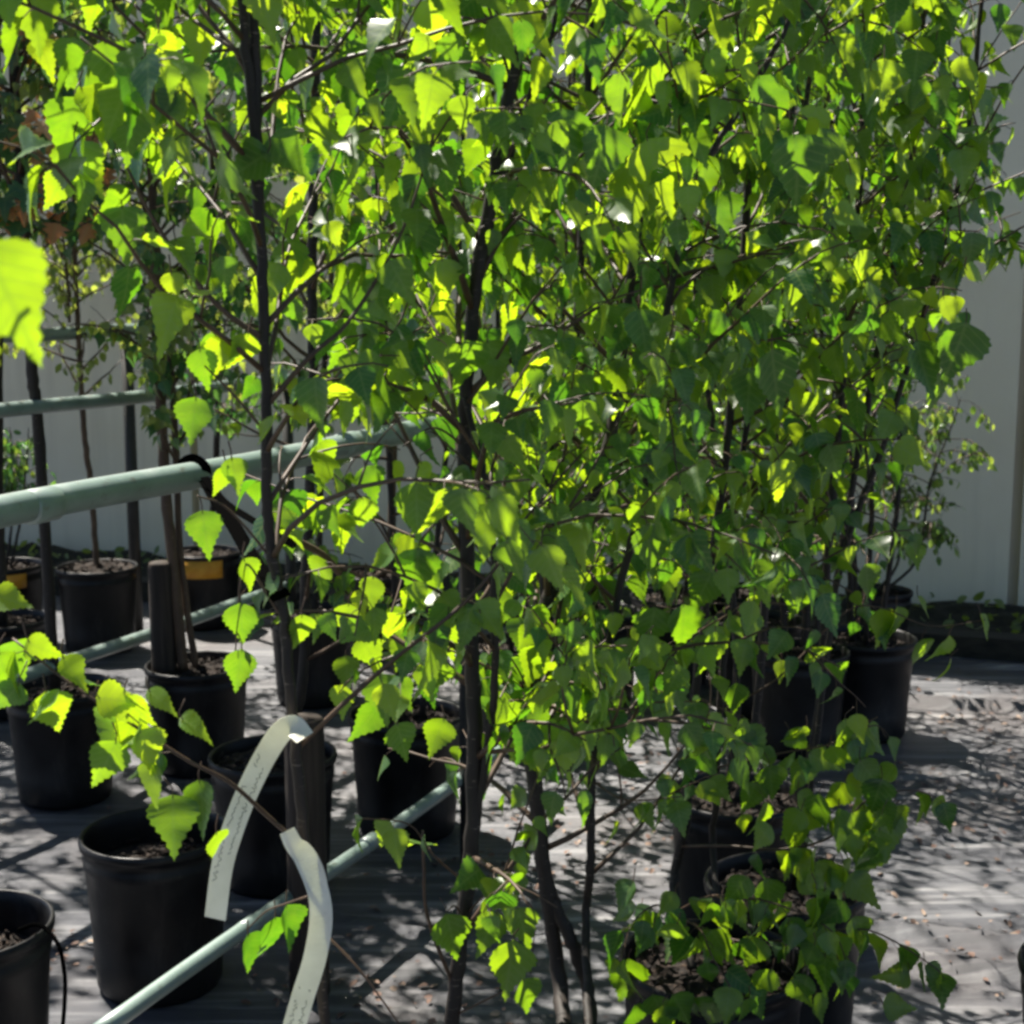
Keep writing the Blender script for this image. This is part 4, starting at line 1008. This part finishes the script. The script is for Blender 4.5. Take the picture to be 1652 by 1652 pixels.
# ================================================================== TAGS, STRAPS
def ribbon(name, pts, width, label, cat, mat, thick=0.0008, parent=None, facing=(0, -1, 0), turn=None, writing=None):
    path = smooth_path(pts, 7)
    tg = np.gradient(path, axis=0); tg /= np.linalg.norm(tg, axis=1)[:, None]
    fc = np.array(facing, float)
    V, k = [], len(path)
    sides, norms = [], []
    for i in range(k):
        f = fc
        if turn is not None:
            a = np.interp(i / (k - 1), [q[0] for q in turn], [math.radians(q[1]) for q in turn])
            f = np.array([math.sin(a), -math.cos(a), 0.1])
        sd = unit(np.cross(tg[i], f)); nr = unit(np.cross(sd, tg[i]))
        sides.append(sd); norms.append(nr)
        for sx, sz in ((-1, -1), (1, -1), (1, 1), (-1, 1)):
            V.append(path[i] + sx * sd * width / 2 + sz * nr * thick / 2)
    F = []
    for i in range(k - 1):
        for j in range(4):
            F.append((i * 4 + j, i * 4 + (j + 1) % 4, (i + 1) * 4 + (j + 1) % 4, (i + 1) * 4 + j))
    F += [(3, 2, 1, 0), tuple((k - 1) * 4 + j for j in range(4))]
    if writing is None:
        b_ = MB(); b_.add(V, F)
        return tag(b_.build(name, M[mat], smooth=False), label, cat, parent)
    o = thing(name, label, cat, path[0], parent)
    b_ = MB(); b_.add(V, F); b_.build('strip', M[mat], o, smooth=False)
    # faint pencil scribble that runs along the strip
    w_ = MB(); rs = np.random.default_rng(writing[0])
    s0, s1, lines = writing[1:]
    for ln in range(lines):
        off = (ln - (lines - 1) / 2) * width * 0.42
        us = np.linspace(s0, s1, 90)
        seg = []
        for q, u in enumerate(us):
            i = u * (k - 1); a = int(i); f = i - a; a2 = min(a + 1, k - 1)
            p = path[a] * (1 - f) + path[a2] * f
            wob = (math.sin(q * 1.7 + ln) * 0.6 + rs.normal() * 0.5) * width * 0.09
            seg.append(p + sides[a] * (off + wob) + norms[a] * (thick / 2 + 0.0006) * writing_side)
            if (rs.random() < 0.14 or q == 89) and len(seg) > 2:
                w_.tube(seg, 0.00045, 4); seg = []
            elif rs.random() < 0.05: seg = []
    w_.build('handwriting', M['pencil'], o)
    return o
writing_side = 1
TG = 'white plant tags on the front birch'
ribbon('plant_tag', [at(492, 1190, 1.955), at(472, 1172, 1.965), at(452, 1183, 1.975), at(425, 1225, 1.985), at(398, 1280, 1.98), at(375, 1340, 1.97), at(358, 1400, 1.965), at(347, 1482, 1.96)], 0.0315, 'upper white strip tag with faint writing, its loose end hanging left', 'tag', 'tag', parent=TG,
       turn=[(0, 50), (0.15, 30), (0.4, -5), (1, -12)], writing=(3, 0.42, 0.9, 2))
ribbon('plant_tag', [at(463, 1340, 1.955), at(474, 1362, 1.95), at(492, 1382, 1.95), at(510, 1425, 1.95), at(518, 1480, 1.95), at(508, 1545, 1.95), at(488, 1610, 1.95), at(468, 1680, 1.95), at(455, 1740, 1.95)], 0.0325, 'lower white strip tag curving right then down past the bottom edge', 'tag', 'tag', parent=TG,
       turn=[(0, -40), (0.15, -30), (0.4, 40), (0.6, 5), (1, -10)], writing=(5, 0.72, 0.98, 2))
# loops that hold the tags on the stem
q = at(474, 1180, 2.0)
# black straps from the rail to the trunk
R0 = rail_at(A0, 312)
def strap(pts, wd, label):
    ribbon('tie_strap', pts, wd, label, 'strap', 'rubber', thick=0.0016, parent='black straps tying the birch to the rail', facing=(0.3, -0.9, 0.35))
around = [R0 + 0.031 * (math.cos(a) * UP + math.sin(a) * np.cross(RU, UP)) for a in np.radians([-120, -60, 0, 60, 110])]
strap(around + [at(345, 800, 2.75), at(378, 850, 2.5), at(410, 905, 2.25), at(440, 945, 2.02), at(455, 965, 1.985)], 0.027, 'wide black strap looped over the thick rail and down to the tagged stem')
strap([at(330, 770, 2.86), at(360, 808, 2.7), at(400, 835, 2.5), at(440, 858, 2.3), at(478, 880, 2.25)], 0.016, 'narrow dark strap running right from the rail below the wide one')
stick = MB()
stick.tube(smooth_path([at(425, 845, 2.45), at(470, 868, 2.5), at(520, 895, 2.55), at(548, 925, 2.58)], 5), 0.0065, 8)
tag(stick.build('broken_stick', M['brown_bark']), 'reddish brown stick slanting behind the front stems under the rail', 'stick')

# ================================================================== GROUND LITTER, WALL FOOT PLANTS
lit, lm = Leaves('oval'), MB()
rs = np.random.default_rng(77)
spots = [(1580, 1200, .25), (1560, 1350, .3), (1540, 1480, .25), (1050, 1230, .25), (785, 1390, .12), (590, 1590, .2), (95, 1530, .08), (1000, 1350, .3), (1600, 1560, .2), (850, 1380, .2), (640, 1640, .2), (1560, 1145, .25), (1150, 1300, .3), (1470, 1260, .3)]
for k in range(900):
    if rs.random() < 0.7:
        s_ = spots[rs.integers(len(spots))]
        p = on_height(s_[0], s_[1], 0) + rs.normal(size=3) * s_[2] * 0.75
    else:
        p = np.array([rs.uniform(-2, 3.2), rs.uniform(2.3, 6.4), 0])
    d_ = (p - W0) @ WR
    if d_[1] > -1.05: continue
    p[2] = 0.004 + rs.uniform(0, 0.006)
    p[2] += float(Z[np.argmin(np.abs(gy - p[1])), np.argmin(np.abs(gx - p[0]))])
    a = rs.uniform(0, 6.28)
    lit.add(p, np.array([math.cos(a), math.sin(a), rs.uniform(-.05, .3)]), np.array([rs.normal() * .3, rs.normal() * .3, 1]), rs.uniform(0.008, 0.03), rs.uniform(0, 1))
lit.emit(lm, 0, rs)
tag(lm.build('leaf_litter', M['litter']), 'dry brown leaf litter scattered on the grey fabric', 'litter', kind='stuff')
wd, wm = Leaves('oval'), MB()
for k in range(420):
    u = rs.uniform(-8, 1.2); v_ = rs.uniform(-0.8, -0.1)
    base = np.array([u, v_, 0.05]) @ WR.T + W0
    a = rs.uniform(0, 6.28)
    wd.add(base + np.array([0, 0, rs.uniform(0, 0.07)]), np.array([math.cos(a), math.sin(a), rs.uniform(-0.2, 1.0)]), rs.normal(size=3) + np.array([0, 0, 1]), rs.uniform(0.03, 0.08), rs.uniform(0, 0.7))
wd.emit(wm, 0, rs)
tag(wm.build('weeds', M['olive_leaf']), 'low weeds growing along the shaded wall foot', 'weeds', kind='stuff')
import sys
print('LEAVES', N_LEAVES, sum(N_LEAVES.values()))
